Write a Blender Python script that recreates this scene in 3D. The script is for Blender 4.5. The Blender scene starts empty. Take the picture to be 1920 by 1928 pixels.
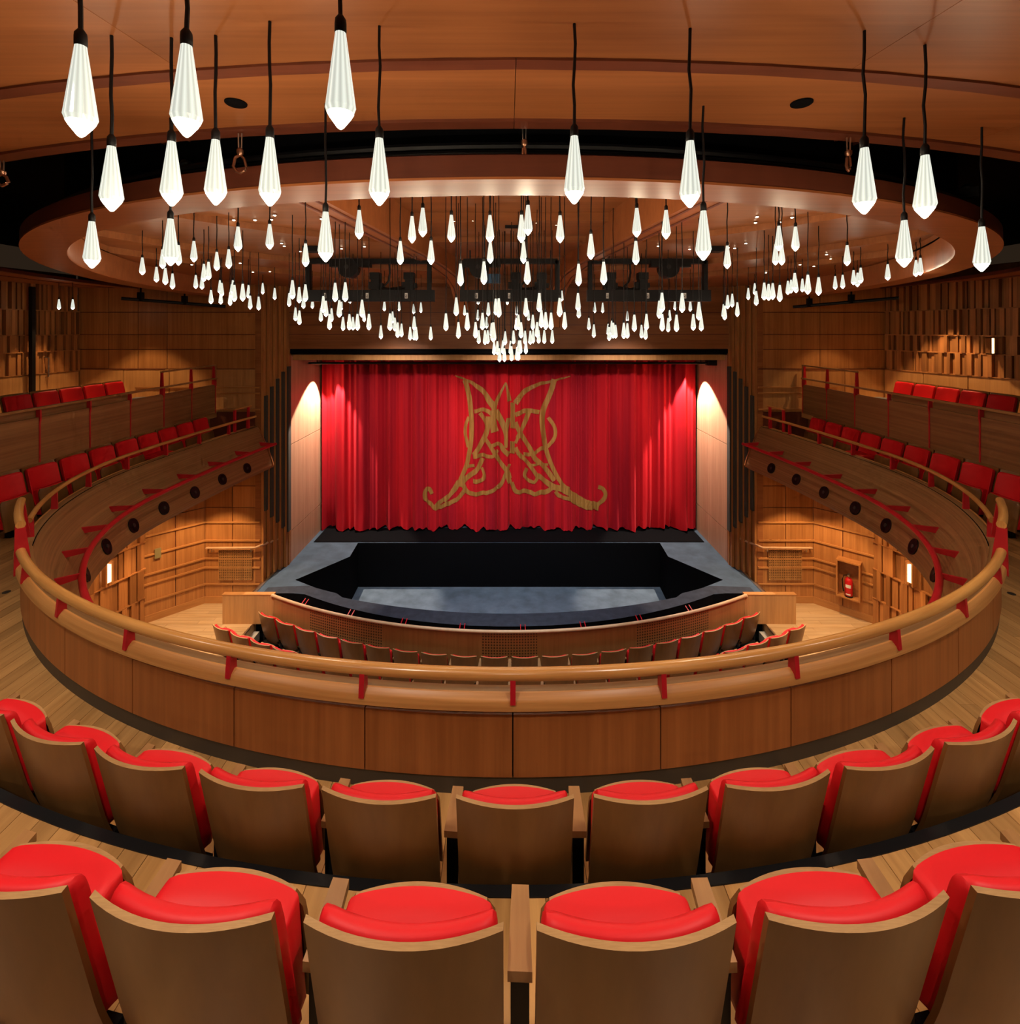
import bpy, bmesh, math, random
from mathutils import Vector, Matrix
random.seed(11)
S = bpy.context.scene
COL = S.collection
sin, cos, pi = math.sin, math.cos, math.pi

# ------------------------------------------------------------------ camera
F, PX, PY = 920.0, 956.0, 620.0          # focal length and principal point in pixels of the 1920x1928 frame
CX, CZ = -0.03, 7.0                      # eye point: 7 m above the stalls floor
cam = bpy.data.cameras.new('camera')
cam.sensor_fit = 'HORIZONTAL'; cam.sensor_width = 36.0
cam.lens = F / 1920 * 36.0
cam.shift_x = (960 - PX) / 1920
cam.shift_y = -(964 - PY) / 1920
cam.clip_start = 0.02; cam.clip_end = 200
camo = bpy.data.objects.new('camera', cam); COL.objects.link(camo)
camo.location = (CX, 0, CZ); camo.rotation_euler = (pi / 2, 0, 0)
S.camera = camo

# ------------------------------------------------------------------ world, exposure
W = bpy.data.worlds.new('world'); S.world = W; W.use_nodes = True
W.node_tree.nodes['Background'].inputs[0].default_value = (1.0, 0.62, 0.36, 1)
W.node_tree.nodes['Background'].inputs[1].default_value = 0.02
S.view_settings.view_transform = 'Standard'; S.view_settings.look = 'None'
S.view_settings.gamma = 1.0; S.view_settings.use_curve_mapping = False
S.view_settings.exposure = 0.0
S.cycles.max_bounces = 4; S.cycles.diffuse_bounces = 3; S.cycles.glossy_bounces = 2
S.cycles.transmission_bounces = 2; S.cycles.use_adaptive_sampling = True; S.cycles.adaptive_threshold = 0.06; S.cycles.adaptive_min_samples = 12; S.cycles.use_denoising = True
S.cycles.sample_clamp_indirect = 4.0

# ------------------------------------------------------------------ lamps of the house
KL = 2.6
WARM = (1.0, 0.74, 0.47); AMBER = (1.0, 0.62, 0.30); COOL = (0.80, 0.90, 1.0); NEUT = (1.0, 0.87, 0.72)
def spot(name, loc, target, power, color=WARM, angle=70, blend=0.6, size=0.04):
    l = bpy.data.lights.new(name, 'SPOT'); l.energy = power * KL; l.color = color
    l.spot_size = math.radians(angle); l.spot_blend = blend; l.shadow_soft_size = size
    o = bpy.data.objects.new(name, l); COL.objects.link(o)
    loc = (loc[0], loc[1], CZ + loc[2]); target = Vector((target[0], target[1], CZ + target[2]))
    o.location = loc
    o.rotation_euler = (target - Vector(loc)).to_track_quat('-Z', 'Y').to_euler()
    return o
# downlights in the circle ceiling above the rows of seats
for x in (-4.4, -1.7, 1.7, 4.4):
    spot('circle_downlight', (x, 0.75, 0.93), (x * 1.0, 1.35, -3), 62, NEUT, 125, 0.9, 0.05)
for x in (-3.6, 0.0, 3.6):
    spot('circle_downlight', (x, -1.4, 0.93), (x, -0.3, -3), 34, NEUT, 120, 0.9, 0.05)
for s in (-1, 1):
    spot('circle_downlight', (s * 5.0, 2.7, 0.93), (s * 5.0, 2.9, -3), 70, NEUT, 110, 0.9, 0.05)
# downlights in the dome over the stalls
for x, y in ((-3.2, 7.0), (3.2, 7.0), (-2.4, 4.6), (2.4, 4.6), (0, 6.4)):
    spot('dome_downlight', (x, y, 1.0), (x * 1.02, y, -6), 42, WARM, 100, 0.9, 0.05)
# wall washers, straight down in front of the walls
spot('wall_washer', (-8.6, 10.6, 0.90), (-8.6, 10.6, -3), 62, AMBER, 85, 0.3)
spot('wall_washer', (-9.75, 10.6, 0.90), (-9.75, 10.6, -3), 50, AMBER, 62, 0.3)
spot('wall_washer', (8.75, 10.2, 0.90), (8.75, 10.2, -3), 95, AMBER, 72, 0.3)
spot('wall_washer', (7.6, 10.7, 0.90), (7.6, 10.7, -3), 34, AMBER, 80, 0.3)
for s in (-1, 1):
    spot('wall_washer', (s * 6.75, 10.75, -3.37), (s * 6.75, 10.75, -7), 85, AMBER, 92, 0.3)
    spot('wall_washer', (s * 7.2, 10.2, -3.37), (s * 7.5, 10.5, -7), 40, AMBER, 95, 0.3)
    spot('wall_washer', (s * 7.7, 8.9, -3.37), (s * 8.0, 9.0, -7), 40, AMBER, 95, 0.3)
    spot('stalls_downlight', (s * 6.0, 9.3, -3.40), (s * 5.8, 9.5, -7), 85, NEUT, 100, 0.6)
    # proscenium corner spots raking down the pale reveals
    spot('reveal_spot', (s * 5.05, 14.22, -0.92), (s * 5.64, 13.1, -5.4), 620, (1.0, 0.80, 0.62), 72, 0.2, 0.02)
# lighting bridges: curtain and stage
for x in (-2.7, 0.0, 2.7):
    spot('bridge_spot', (x, 8.75, 0.38), (x * 1.1, 14.5, -3.6), 520, (1.0, 0.80, 0.66), 53, 0.9, 0.1)
    spot('bridge_spot', (x, 8.85, 0.34), (x * 0.5, 11.3, -6.5), 210, (0.70, 0.86, 1.0), 74, 1.0, 0.1)

# ------------------------------------------------------------------ helpers
def P(x, y, d):                      # pixel + distance -> world point
    return Vector((CX + (x - PX) / F * d, d, CZ - (y - PY) / F * d))
def PZ(x, y, z):                     # pixel + height (relative to the eye) -> world point
    d = -z * F / (y - PY)
    return P(x, y, d)

class MB:
    def __init__(s): s.v = []; s.f = []; s.uv = {}; s.mi = []; s.m = 0
    def face(s, pts, uv=None):
        n = len(s.v); s.v += [tuple(p) for p in pts]
        if uv: s.uv[len(s.f)] = uv
        s.f.append(tuple(range(n, n + len(pts)))); s.mi.append(s.m)
    def idx(s, verts, faces):
        n = len(s.v); s.v += [tuple(p) for p in verts]
        for f in faces: s.f.append(tuple(n + i for i in f)); s.mi.append(s.m)
    def box(s, a, b, M=None):
        x0, y0, z0 = a; x1, y1, z1 = b
        vs = [Vector(p) for p in ((x0,y0,z0),(x1,y0,z0),(x1,y1,z0),(x0,y1,z0),(x0,y0,z1),(x1,y0,z1),(x1,y1,z1),(x0,y1,z1))]
        if M: vs = [M @ p for p in vs]
        s.idx(vs, [(0,3,2,1),(4,5,6,7),(0,1,5,4),(1,2,6,5),(2,3,7,6),(3,0,4,7)]); return s
    def prism(s, pts, z0, z1):       # pts counter-clockwise seen from above
        n = len(pts)
        s.idx([(p[0], p[1], z0) for p in pts] + [(p[0], p[1], z1) for p in pts],
              [tuple(range(n - 1, -1, -1)), tuple(range(n, 2 * n))] + [(i, (i + 1) % n, n + (i + 1) % n, n + i) for i in range(n)]); return s
    def extr(s, pts, dv):            # polygon in 3d extruded along dv
        n = len(pts); dv = Vector(dv); a = [Vector(p) for p in pts]
        s.idx(a + [p + dv for p in a], [tuple(range(n - 1, -1, -1)), tuple(range(n, 2 * n))] + [(i, (i + 1) % n, n + (i + 1) % n, n + i) for i in range(n)]); return s
    def tube(s, pts, r, seg=10, cap=True):
        pts = [Vector(p) for p in pts]; n = len(pts); rings = []
        rr = r if isinstance(r, (list, tuple)) else [r] * n
        up = None
        for i, p in enumerate(pts):
            t = (pts[min(i + 1, n - 1)] - pts[max(i - 1, 0)]).normalized()
            if up is None or abs(up.dot(t)) > 0.95:
                up = Vector((0, 0, 1)) if abs(t.z) < 0.9 else Vector((1, 0, 0))
            u = t.cross(up).normalized(); w = u.cross(t).normalized()
            rings.append([p + (u * cos(2 * pi * k / seg) + w * sin(2 * pi * k / seg)) * rr[i] for k in range(seg)])
        b = len(s.v)
        for rg in rings: s.v += [tuple(q) for q in rg]
        for i in range(n - 1):
            for k in range(seg):
                s.f.append((b + i * seg + k, b + i * seg + (k + 1) % seg, b + (i + 1) * seg + (k + 1) % seg, b + (i + 1) * seg + k)); s.mi.append(s.m)
        if cap:
            s.f.append(tuple(b + k for k in range(seg - 1, -1, -1))); s.mi.append(s.m)
            s.f.append(tuple(b + (n - 1) * seg + k for k in range(seg))); s.mi.append(s.m)
        return s
    def lathe(s, prof, seg=12, c=(0, 0, 0)):   # prof: (r, z)
        b = len(s.v)
        for r, z in prof:
            for k in range(seg):
                s.v.append((c[0] + r * cos(2 * pi * k / seg), c[1] + r * sin(2 * pi * k / seg), c[2] + z))
        for i in range(len(prof) - 1):
            for k in range(seg):
                s.f.append((b + i * seg + k, b + i * seg + (k + 1) % seg, b + (i + 1) * seg + (k + 1) % seg, b + (i + 1) * seg + k)); s.mi.append(s.m)
        s.f.append(tuple(b + k for k in range(seg - 1, -1, -1))); s.mi.append(s.m)
        n = len(prof) - 1
        s.f.append(tuple(b + n * seg + k for k in range(seg))); s.mi.append(s.m)
        return s
    def grid(s, fn, nu, nv, uvs=None):
        b = len(s.v)
        for j in range(nv + 1):
            for i in range(nu + 1): s.v.append(tuple(fn(i / nu, j / nv)))
        for j in range(nv):
            for i in range(nu):
                a = b + j * (nu + 1) + i
                s.f.append((a, a + 1, a + nu + 2, a + nu + 1)); s.mi.append(s.m)
        return s
    def sweep(s, path, prof, closed=False, caps=True):
        # path: (x, y, nx, ny) with outward normal; prof: (offset outward, z); u runs along the path
        np_, n = len(path), len(prof); b = len(s.v); L = [0.0]
        for i in range(1, np_): L.append(L[-1] + math.hypot(path[i][0] - path[i-1][0], path[i][1] - path[i-1][1]))
        V = [0.0]
        for j in range(1, n + 1): V.append(V[-1] + math.hypot(prof[j % n][0] - prof[j-1][0], prof[j % n][1] - prof[j-1][1]))
        for (x, y, nx, ny) in path:
            for (o, z) in prof: s.v.append((x + nx * o, y + ny * o, z))
        m = n if closed else n - 1
        for i in range(np_ - 1):
            for j in range(m):
                j2 = (j + 1) % n
                s.uv[len(s.f)] = [(L[i], V[j]), (L[i], V[j+1]), (L[i+1], V[j+1]), (L[i+1], V[j])]
                s.f.append((b + i * n + j, b + i * n + j2, b + (i + 1) * n + j2, b + (i + 1) * n + j)); s.mi.append(s.m)
        if closed and caps:
            s.f.append(tuple(b + j for j in range(n))); s.mi.append(s.m)
            s.f.append(tuple(b + (np_ - 1) * n + j for j in range(n - 1, -1, -1))); s.mi.append(s.m)
        return s
    def mesh(s, name, mats, smooth=False, recalc=True):
        me = bpy.data.meshes.new(name); me.from_pydata(s.v, [], s.f)
        if s.uv:
            ul = me.uv_layers.new(name='UVMap').data
            for p in me.polygons:
                q = s.uv.get(p.index)
                if q:
                    for k, li in enumerate(p.loop_indices): ul[li].uv = q[k]
        for m in (mats if isinstance(mats, (list, tuple)) else [mats]): me.materials.append(m)
        if any(s.mi):
            for p, k in zip(me.polygons, s.mi): p.material_index = k
        if recalc:
            bm = bmesh.new(); bm.from_mesh(me); bmesh.ops.recalc_face_normals(bm, faces=bm.faces); bm.to_mesh(me); bm.free()
        if smooth:
            for p in me.polygons: p.use_smooth = True
            try: me.set_sharp_from_angle(angle=math.radians(40))
            except Exception: pass
        return me
    def build(s, name, mats, parent=None, smooth=False, recalc=True, loc=None):
        return link(name, s.mesh(name, mats, smooth, recalc), parent, loc)

def link(name, me, parent=None, loc=None):
    o = bpy.data.objects.new(name, me); COL.objects.link(o)
    if parent: o.parent = parent
    if loc is not None: o.location = loc
    return o
def tag(o, label=None, cat=None, group=None, kind=None):
    if label: o['label'] = label
    if cat: o['category'] = cat
    if group: o['group'] = group
    if kind: o['kind'] = kind
    return o
def empty(name, loc=(0, 0, 0), rz=0.0, label=None, cat=None, group=None, kind=None):
    o = bpy.data.objects.new(name, None); COL.objects.link(o); o.empty_display_size = 0.1
    o.location = loc; o.rotation_euler = (0, 0, rz)
    return tag(o, label, cat, group, kind)
def copy_tree(o, parent=None):
    c = o.copy(); COL.objects.link(c)
    if parent: c.parent = parent
    for ch in o.children: copy_tree(ch, c)
    return c
ORD = ['first', 'second', 'third', 'fourth', 'fifth', 'sixth', 'seventh', 'eighth', 'ninth', 'tenth', 'eleventh', 'twelfth', 'thirteenth',
       'fourteenth', 'fifteenth', 'sixteenth', 'seventeenth', 'eighteenth', 'nineteenth', 'twentieth', 'twenty-first', 'twenty-second',
       'twenty-third', 'twenty-fourth', 'twenty-fifth', 'twenty-sixth', 'twenty-seventh', 'twenty-eighth', 'twenty-ninth', 'thirtieth'] + ['%d%s' % (k, {1: 'st', 2: 'nd', 3: 'rd'}.get(k % 10, 'th')) for k in range(31, 80)]

# ------------------------------------------------------------------ materials
def base(name):
    m = bpy.data.materials.new(name); m.use_nodes = True
    return m, m.node_tree.nodes, m.node_tree.links, m.node_tree.nodes['Principled BSDF']
def plain(name, col, rough=0.5, metal=0.0, spec=0.5, emit=0.0, noise=0.0):
    m, N, L, b = base(name)
    b.inputs['Base Color'].default_value = (*col, 1); b.inputs['Roughness'].default_value = rough
    b.inputs['Metallic'].default_value = metal; b.inputs['Specular IOR Level'].default_value = spec
    if emit:
        b.inputs['Emission Color'].default_value = (*col, 1); b.inputs['Emission Strength'].default_value = emit
    if noise:
        g = N.new('ShaderNodeNewGeometry'); t = N.new('ShaderNodeTexNoise'); t.inputs['Scale'].default_value = noise
        t.inputs['Detail'].default_value = 5
        r = N.new('ShaderNodeValToRGB'); r.color_ramp.elements[0].position = 0.3; r.color_ramp.elements[1].position = 0.7
        r.color_ramp.elements[0].color = (*[c * 0.72 for c in col], 1); r.color_ramp.elements[1].color = (*[min(1, c * 1.2) for c in col], 1)
        L.new(g.outputs['Position'], t.inputs['Vector']); L.new(t.outputs['Fac'], r.inputs['Fac']); L.new(r.outputs['Color'], b.inputs['Base Color'])
    return m
def wood(name, c0, c1, scale=(30, 30, 1.2), rough=0.4, vary=0.25, band=(5, 5, 0.05), uv=False, spec=0.4, bump=0.0):
    m, N, L, b = base(name)
    if uv:
        g = N.new('ShaderNodeTexCoord'); src = g.outputs['UV']
    else:
        g = N.new('ShaderNodeNewGeometry'); src = g.outputs['Position']
    def noise(sc, det, rgh=0.6):
        mp = N.new('ShaderNodeMapping'); mp.inputs['Scale'].default_value = sc
        t = N.new('ShaderNodeTexNoise'); t.inputs['Scale'].default_value = 1.0; t.inputs['Detail'].default_value = det; t.inputs['Roughness'].default_value = rgh
        L.new(src, mp.inputs['Vector']); L.new(mp.outputs['Vector'], t.inputs['Vector']); return t
    t1 = noise(scale, 5); t2 = noise(band, 2)
    mx = N.new('ShaderNodeMath'); mx.operation = 'MULTIPLY_ADD'; mx.inputs[1].default_value = 0.55
    m2 = N.new('ShaderNodeMath'); m2.operation = 'MULTIPLY'; m2.inputs[1].default_value = 0.45
    L.new(t2.outputs['Fac'], m2.inputs[0]); L.new(t1.outputs['Fac'], mx.inputs[0]); L.new(m2.outputs[0], mx.inputs[2])
    r = N.new('ShaderNodeValToRGB'); r.color_ramp.elements[0].position = 0.36; r.color_ramp.elements[1].position = 0.64
    r.color_ramp.elements[0].color = (*c0, 1); r.color_ramp.elements[1].color = (*c1, 1)
    L.new(mx.outputs[0], r.inputs['Fac'])
    oi = N.new('ShaderNodeObjectInfo'); mr = N.new('ShaderNodeMapRange')
    mr.inputs['To Min'].default_value = 1 - vary; mr.inputs['To Max'].default_value = 1 + vary
    L.new(oi.outputs['Random'], mr.inputs['Value'])
    hs = N.new('ShaderNodeHueSaturation'); L.new(mr.outputs['Result'], hs.inputs['Value']); L.new(r.outputs['Color'], hs.inputs['Color'])
    L.new(hs.outputs['Color'], b.inputs['Base Color'])
    b.inputs['Roughness'].default_value = rough; b.inputs['Specular IOR Level'].default_value = spec
    if bump:
        bp = N.new('ShaderNodeBump'); bp.inputs['Strength'].default_value = bump; bp.inputs['Distance'].default_value = 0.004
        L.new(t1.outputs['Fac'], bp.inputs['Height']); L.new(bp.outputs['Normal'], b.inputs['Normal'])
    return m
M_WALL = wood('veneer_wall', (0.34, 0.135, 0.038), (0.50, 0.225, 0.070), (26, 26, 1.0), 0.42, 0.12, (7, 7, 0.02))
M_WALLD = wood('veneer_stage_wall', (0.25, 0.09, 0.028), (0.36, 0.14, 0.045), (1.2, 26, 26), 0.45, 0.10, (0.05, 7, 7))
M_PALE = wood('veneer_pale_dado', (0.45, 0.22, 0.075), (0.60, 0.31, 0.11), (22, 22, 1.0), 0.45, 0.06, (9, 9, 0.02))
M_SLAT = wood('slat_wood', (0.30, 0.115, 0.035), (0.46, 0.20, 0.06), (26, 26, 1.4), 0.5, 0.30, (6, 6, 0.05))
M_BATTEN = wood('batten_wood', (0.40, 0.17, 0.05), (0.52, 0.24, 0.075), (2, 2, 20), 0.4, 0.10, (1, 1, 3))
M_CEIL = wood('veneer_ceiling', (0.28, 0.096, 0.029), (0.39, 0.140, 0.045), (1.0, 34, 8), 0.38, 0.08, (0.2, 6, 2))
M_TRIM = wood('dark_ceiling_trim', (0.13, 0.035, 0.018), (0.18, 0.05, 0.024), (1.0, 30, 8), 0.4, 0.05)
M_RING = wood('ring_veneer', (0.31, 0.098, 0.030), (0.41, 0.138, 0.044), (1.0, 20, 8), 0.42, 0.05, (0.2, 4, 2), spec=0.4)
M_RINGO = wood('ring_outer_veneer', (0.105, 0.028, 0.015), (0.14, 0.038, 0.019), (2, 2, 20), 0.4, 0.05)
M_PANEL = wood('parapet_panel', (0.27, 0.080, 0.019), (0.39, 0.125, 0.032), (24, 24, 0.9), 0.36, 0.06, (8, 8, 0.04))
M_OAK = wood('oak_rail', (0.44, 0.19, 0.050), (0.66, 0.33, 0.095), (1.4, 24, 1), 0.22, 0.06, (0.6, 8, 1), uv=True, spec=0.6)
M_CAP = wood('oak_cap', (0.40, 0.165, 0.045), (0.60, 0.28, 0.085), (0.9, 30, 1), 0.35, 0.08, (0.35, 18, 1), uv=True)
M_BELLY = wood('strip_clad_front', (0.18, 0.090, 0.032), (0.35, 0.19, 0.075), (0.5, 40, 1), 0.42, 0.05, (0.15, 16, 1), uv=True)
M_GPANEL = wood('gallery_front_panel', (0.185, 0.083, 0.030), (0.31, 0.148, 0.054), (1, 0.8, 26), 0.45, 0.12, (0.3, 0.1, 14))
M_FLOOR = wood('oak_floor', (0.42, 0.205, 0.064), (0.62, 0.33, 0.115), (26, 1.4, 1), 0.36, 0.22, (6, 0.4, 1))
M_FLOORL = wood('pale_oak_floor', (0.44, 0.27, 0.12), (0.62, 0.42, 0.22), (1.4, 26, 1), 0.38, 0.12, (0.4, 6, 1))
M_SHELL = wood('seat_veneer', (0.18, 0.077, 0.021), (0.24, 0.106, 0.030), (16, 16, 1.0), 0.34, 0.06, (3, 3, 0.1))
M_PLY = wood('plywood_edge', (0.30, 0.155, 0.055), (0.42, 0.235, 0.09), (3, 3, 3), 0.5, 0.05, (25, 300, 25))
M_ARM = wood('armrest_oak', (0.25, 0.115, 0.038), (0.36, 0.18, 0.062), (26, 2.0, 2), 0.4, 0.1)
M_REVEAL = wood('pale_reveal', (0.42, 0.235, 0.145), (0.56, 0.34, 0.22), (26, 26, 1.0), 0.4, 0.05, (7, 7, 0.03))
M_PITWOOD = wood('pit_wall_veneer', (0.30, 0.135, 0.045), (0.40, 0.19, 0.065), (24, 24, 1.0), 0.4, 0.08)
M_RAILP = wood('pale_handrail', (0.55, 0.33, 0.18), (0.66, 0.42, 0.25), (4, 4, 4), 0.3, 0.05)
M_LEATHER = plain('red_leather', (0.66, 0.009, 0.014), 0.5, spec=0.28)
M_REDM = plain('red_enamel', (0.46, 0.010, 0.018), 0.38)
M_BLACK = plain('black_metal', (0.005, 0.005, 0.006), 0.5, spec=0.25)
M_DGREY = plain('charcoal', (0.022, 0.022, 0.022), 0.6)
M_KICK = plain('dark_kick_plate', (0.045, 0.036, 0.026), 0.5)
M_VOID = plain('black_void', (0.004, 0.004, 0.005), 0.9, spec=0.05)
M_STAGE = plain('stage_floor_paint', (0.048, 0.076, 0.115), 0.75, noise=3.0, spec=0.25)
M_PIT = plain('pit_floor_paint', (0.15, 0.20, 0.26), 0.8, noise=3.0, spec=0.2)
M_APRON = plain('stage_edge_cloth', (0.030, 0.036, 0.052), 0.85, noise=6.0, spec=0.2)
M_FIN = plain('grey_felt_strip', (0.050, 0.052, 0.046), 0.85)
M_STEEL = plain('steel', (0.55, 0.52, 0.48), 0.3, metal=1.0)
M_WHITE = plain('white_print', (0.75, 0.75, 0.74), 0.6)
M_BLUE = plain('blue_plastic', (0.02, 0.10, 0.22), 0.5)
M_COPPER = plain('aged_bronze', (0.40, 0.20, 0.12), 0.3, metal=0.9)
M_SWITCH = plain('olive_plate', (0.30, 0.26, 0.12), 0.4, metal=0.3)
M_EXT = plain('extinguisher_red', (0.55, 0.015, 0.02), 0.25)
M_LIGHT = plain('downlight_lens', (1.0, 0.86, 0.62), 0.5, emit=14.0)
M_SCONCE = plain('sconce_glass', (1.0, 0.72, 0.42), 0.5, emit=2.2)
M_CARPET = plain('pale_step_nosing', (0.62, 0.55, 0.45), 0.6)
def velvet():
    m, N, L, b = base('curtain_velvet')
    g = N.new('ShaderNodeNewGeometry'); mp = N.new('ShaderNodeMapping'); mp.inputs['Scale'].default_value = (2.2, 0.1, 0.12)
    t = N.new('ShaderNodeTexNoise'); t.inputs['Scale'].default_value = 1.0; t.inputs['Detail'].default_value = 4
    r = N.new('ShaderNodeValToRGB'); r.color_ramp.elements[0].position = 0.35; r.color_ramp.elements[1].position = 0.66
    r.color_ramp.elements[0].color = (0.26, 0.002, 0.012, 1); r.color_ramp.elements[1].color = (0.50, 0.006, 0.014, 1)
    L.new(g.outputs['Position'], mp.inputs['Vector']); L.new(mp.outputs['Vector'], t.inputs['Vector'])
    L.new(t.outputs['Fac'], r.inputs['Fac']); L.new(r.outputs['Color'], b.inputs['Base Color'])
    b.inputs['Roughness'].default_value = 0.8; b.inputs['Sheen Weight'].default_value = 0.25
    b.inputs['Sheen Tint'].default_value = (1, 0.1, 0.12, 1); b.inputs['Specular IOR Level'].default_value = 0.2
    return m
M_CURT = velvet()
M_GOLD = wood('gold_applique', (0.19, 0.090, 0.018), (0.36, 0.19, 0.045), (40, 2, 3), 0.55, 0.05, (14, 1, 1))
def crystal(name, lo, hi):
    m, N, L, b = base(name)
    c = N.new('ShaderNodeTexCoord'); sx = N.new('ShaderNodeSeparateXYZ'); L.new(c.outputs['Object'], sx.inputs[0])
    at = N.new('ShaderNodeMath'); at.operation = 'ARCTAN2'; L.new(sx.outputs['X'], at.inputs[0]); L.new(sx.outputs['Y'], at.inputs[1])
    mu = N.new('ShaderNodeMath'); mu.operation = 'MULTIPLY'; mu.inputs[1].default_value = 12.0; L.new(at.outputs[0], mu.inputs[0])
    sn = N.new('ShaderNodeMath'); sn.operation = 'SINE'; L.new(mu.outputs[0], sn.inputs[0])
    mr = N.new('ShaderNodeMapRange'); mr.inputs['From Min'].default_value = -1; mr.inputs['To Min'].default_value = lo; mr.inputs['To Max'].default_value = hi
    L.new(sn.outputs[0], mr.inputs['Value'])
    b.inputs['Base Color'].default_value = (0.16, 0.17, 0.15, 1); b.inputs['Roughness'].default_value = 0.15
    b.inputs['Emission Color'].default_value = (0.96, 1.0, 0.87, 1); L.new(mr.outputs['Result'], b.inputs['Emission Strength'])
    return m
M_CRYS = crystal('lit_crystal', 0.60, 0.95)
M_CRYS.cycles.emission_sampling = 'NONE'      # the lamps' point lights carry their light
M_TIP = plain('lit_crystal_tip', (0.97, 1.0, 0.84), 0.2, emit=12.0)
M_TIP.cycles.emission_sampling = 'NONE'; M_LIGHT.cycles.emission_sampling = 'NONE'
def perforated():
    m, N, L, b = base('perforated_veneer')
    g = N.new('ShaderNodeTexCoord'); mp = N.new('ShaderNodeMapping'); mp.inputs['Scale'].default_value = (18, 18, 18)
    L.new(g.outputs['UV'], mp.inputs['Vector']); fr = N.new('ShaderNodeVectorMath'); fr.operation = 'FRACTION'; L.new(mp.outputs['Vector'], fr.inputs[0])
    sb = N.new('ShaderNodeVectorMath'); sb.operation = 'SUBTRACT'; sb.inputs[1].default_value = (0.5, 0.5, 0); L.new(fr.outputs[0], sb.inputs[0])
    ml = N.new('ShaderNodeVectorMath'); ml.operation = 'MULTIPLY'; ml.inputs[1].default_value = (1, 1, 0); L.new(sb.outputs[0], ml.inputs[0])
    ln = N.new('ShaderNodeVectorMath'); ln.operation = 'LENGTH'; L.new(ml.outputs[0], ln.inputs[0])
    lt = N.new('ShaderNodeMath'); lt.operation = 'LESS_THAN'; lt.inputs[1].default_value = 0.3; L.new(ln.outputs['Value'], lt.inputs[0])
    mx = N.new('ShaderNodeMixRGB'); mx.inputs[1].default_value = (0.33, 0.155, 0.052, 1); mx.inputs[2].default_value = (0.07, 0.03, 0.012, 1)
    L.new(lt.outputs[0], mx.inputs[0]); L.new(mx.outputs[0], b.inputs['Base Color']); b.inputs['Roughness'].default_value = 0.45
    return m
M_PERF = perforated()
CUBE = MB().box((-.5, -.5, -.5), (.5, .5, .5))
_cubes = {}
def piece(name, mat, parent, loc, size, rz=0.0):     # an alike piece: shared unit block, scaled
    if mat.name not in _cubes: _cubes[mat.name] = MB().box((-.5, -.5, -.5), (.5, .5, .5)).mesh(name, mat)
    o = link(name, _cubes[mat.name], parent, loc); o.scale = size; o.rotation_euler = (0, 0, rz); return o

# ================================================================== STRUCTURE
def Z(r): return CZ + r
# ---- plan curve of the horseshoe balcony front, s = 0 at the middle, s > 0 to the right
A_, B_, C_ = 6.38, 5.34, 8.30; YEND = 11.72
def _half():
    pts = []
    for k in range(0, 601):
        t = (pi / 2) * k / 600; pts.append((A_ * sin(t), C_ - B_ * cos(t)))
    y = C_
    while y < YEND:
        y = min(YEND, y + 0.02); pts.append((A_ * math.sqrt(1 - ((y - C_) / 12.0) ** 2), y))
    return pts
_H = _half(); _HS = [0.0]
for i in range(1, len(_H)): _HS.append(_HS[-1] + math.hypot(_H[i][0] - _H[i-1][0], _H[i][1] - _H[i-1][1]))
SMAX = _HS[-1]
def at_s(s):
    sg = 1 if s >= 0 else -1; q = min(abs(s), SMAX - 1e-4)
    lo, hi = 0, len(_HS) - 1
    while hi - lo > 1:
        m = (lo + hi) // 2
        if _HS[m] <= q: lo = m
        else: hi = m
    f = (q - _HS[lo]) / (_HS[hi] - _HS[lo]); a, b = _H[lo], _H[hi]
    x, y = a[0] + (b[0] - a[0]) * f, a[1] + (b[1] - a[1]) * f
    tx, ty = b[0] - a[0], b[1] - a[1]; l = math.hypot(tx, ty)
    nx, ny = ty / l, -tx / l                       # outward on the right half
    return (sg * x, y, sg * nx, ny)
def spath(s0, s1, step=0.12):
    n = max(2, int(abs(s1 - s0) / step)); return [at_s(s0 + (s1 - s0) * i / n) for i in range(n + 1)]
def s_of_y(y):                                     # arc length where the side reaches y
    return next(_HS[i] for i in range(len(_H)) if _H[i][1] >= y)
def par_y(x):                                      # near edge of the balcony front
    x = abs(x); return C_ - B_ * math.sqrt(max(0, 1 - (x / A_) ** 2)) if x < A_ else 99

def ell(a, b, c, t0, t1, n):                       # ellipse path around (0, c), t = 0 nearest the eye, outward normals
    out = []
    for i in range(n + 1):
        t = t0 + (t1 - t0) * i / n; x, y = a * sin(t), c - b * cos(t)
        nx, ny = b * sin(t), -a * cos(t); l = math.hypot(nx, ny); out.append((x, y, nx / l, ny / l))
    return out
def fill(outer, holes, z):
    bm = bmesh.new()
    for loop in [outer] + holes:
        vs = [bm.verts.new((p[0], p[1], z)) for p in loop]
        for i in range(len(vs)): bm.edges.new((vs[i], vs[(i + 1) % len(vs)]))
    bmesh.ops.triangle_fill(bm, use_beauty=True, use_dissolve=False, edges=bm.edges[:])
    bmesh.ops.recalc_face_normals(bm, faces=bm.faces[:])
    return bm
def bmobj(bm, name, mat, parent=None):
    me = bpy.data.meshes.new(name); bm.to_mesh(me); bm.free(); me.materials.append(mat); return link(name, me, parent)

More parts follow.
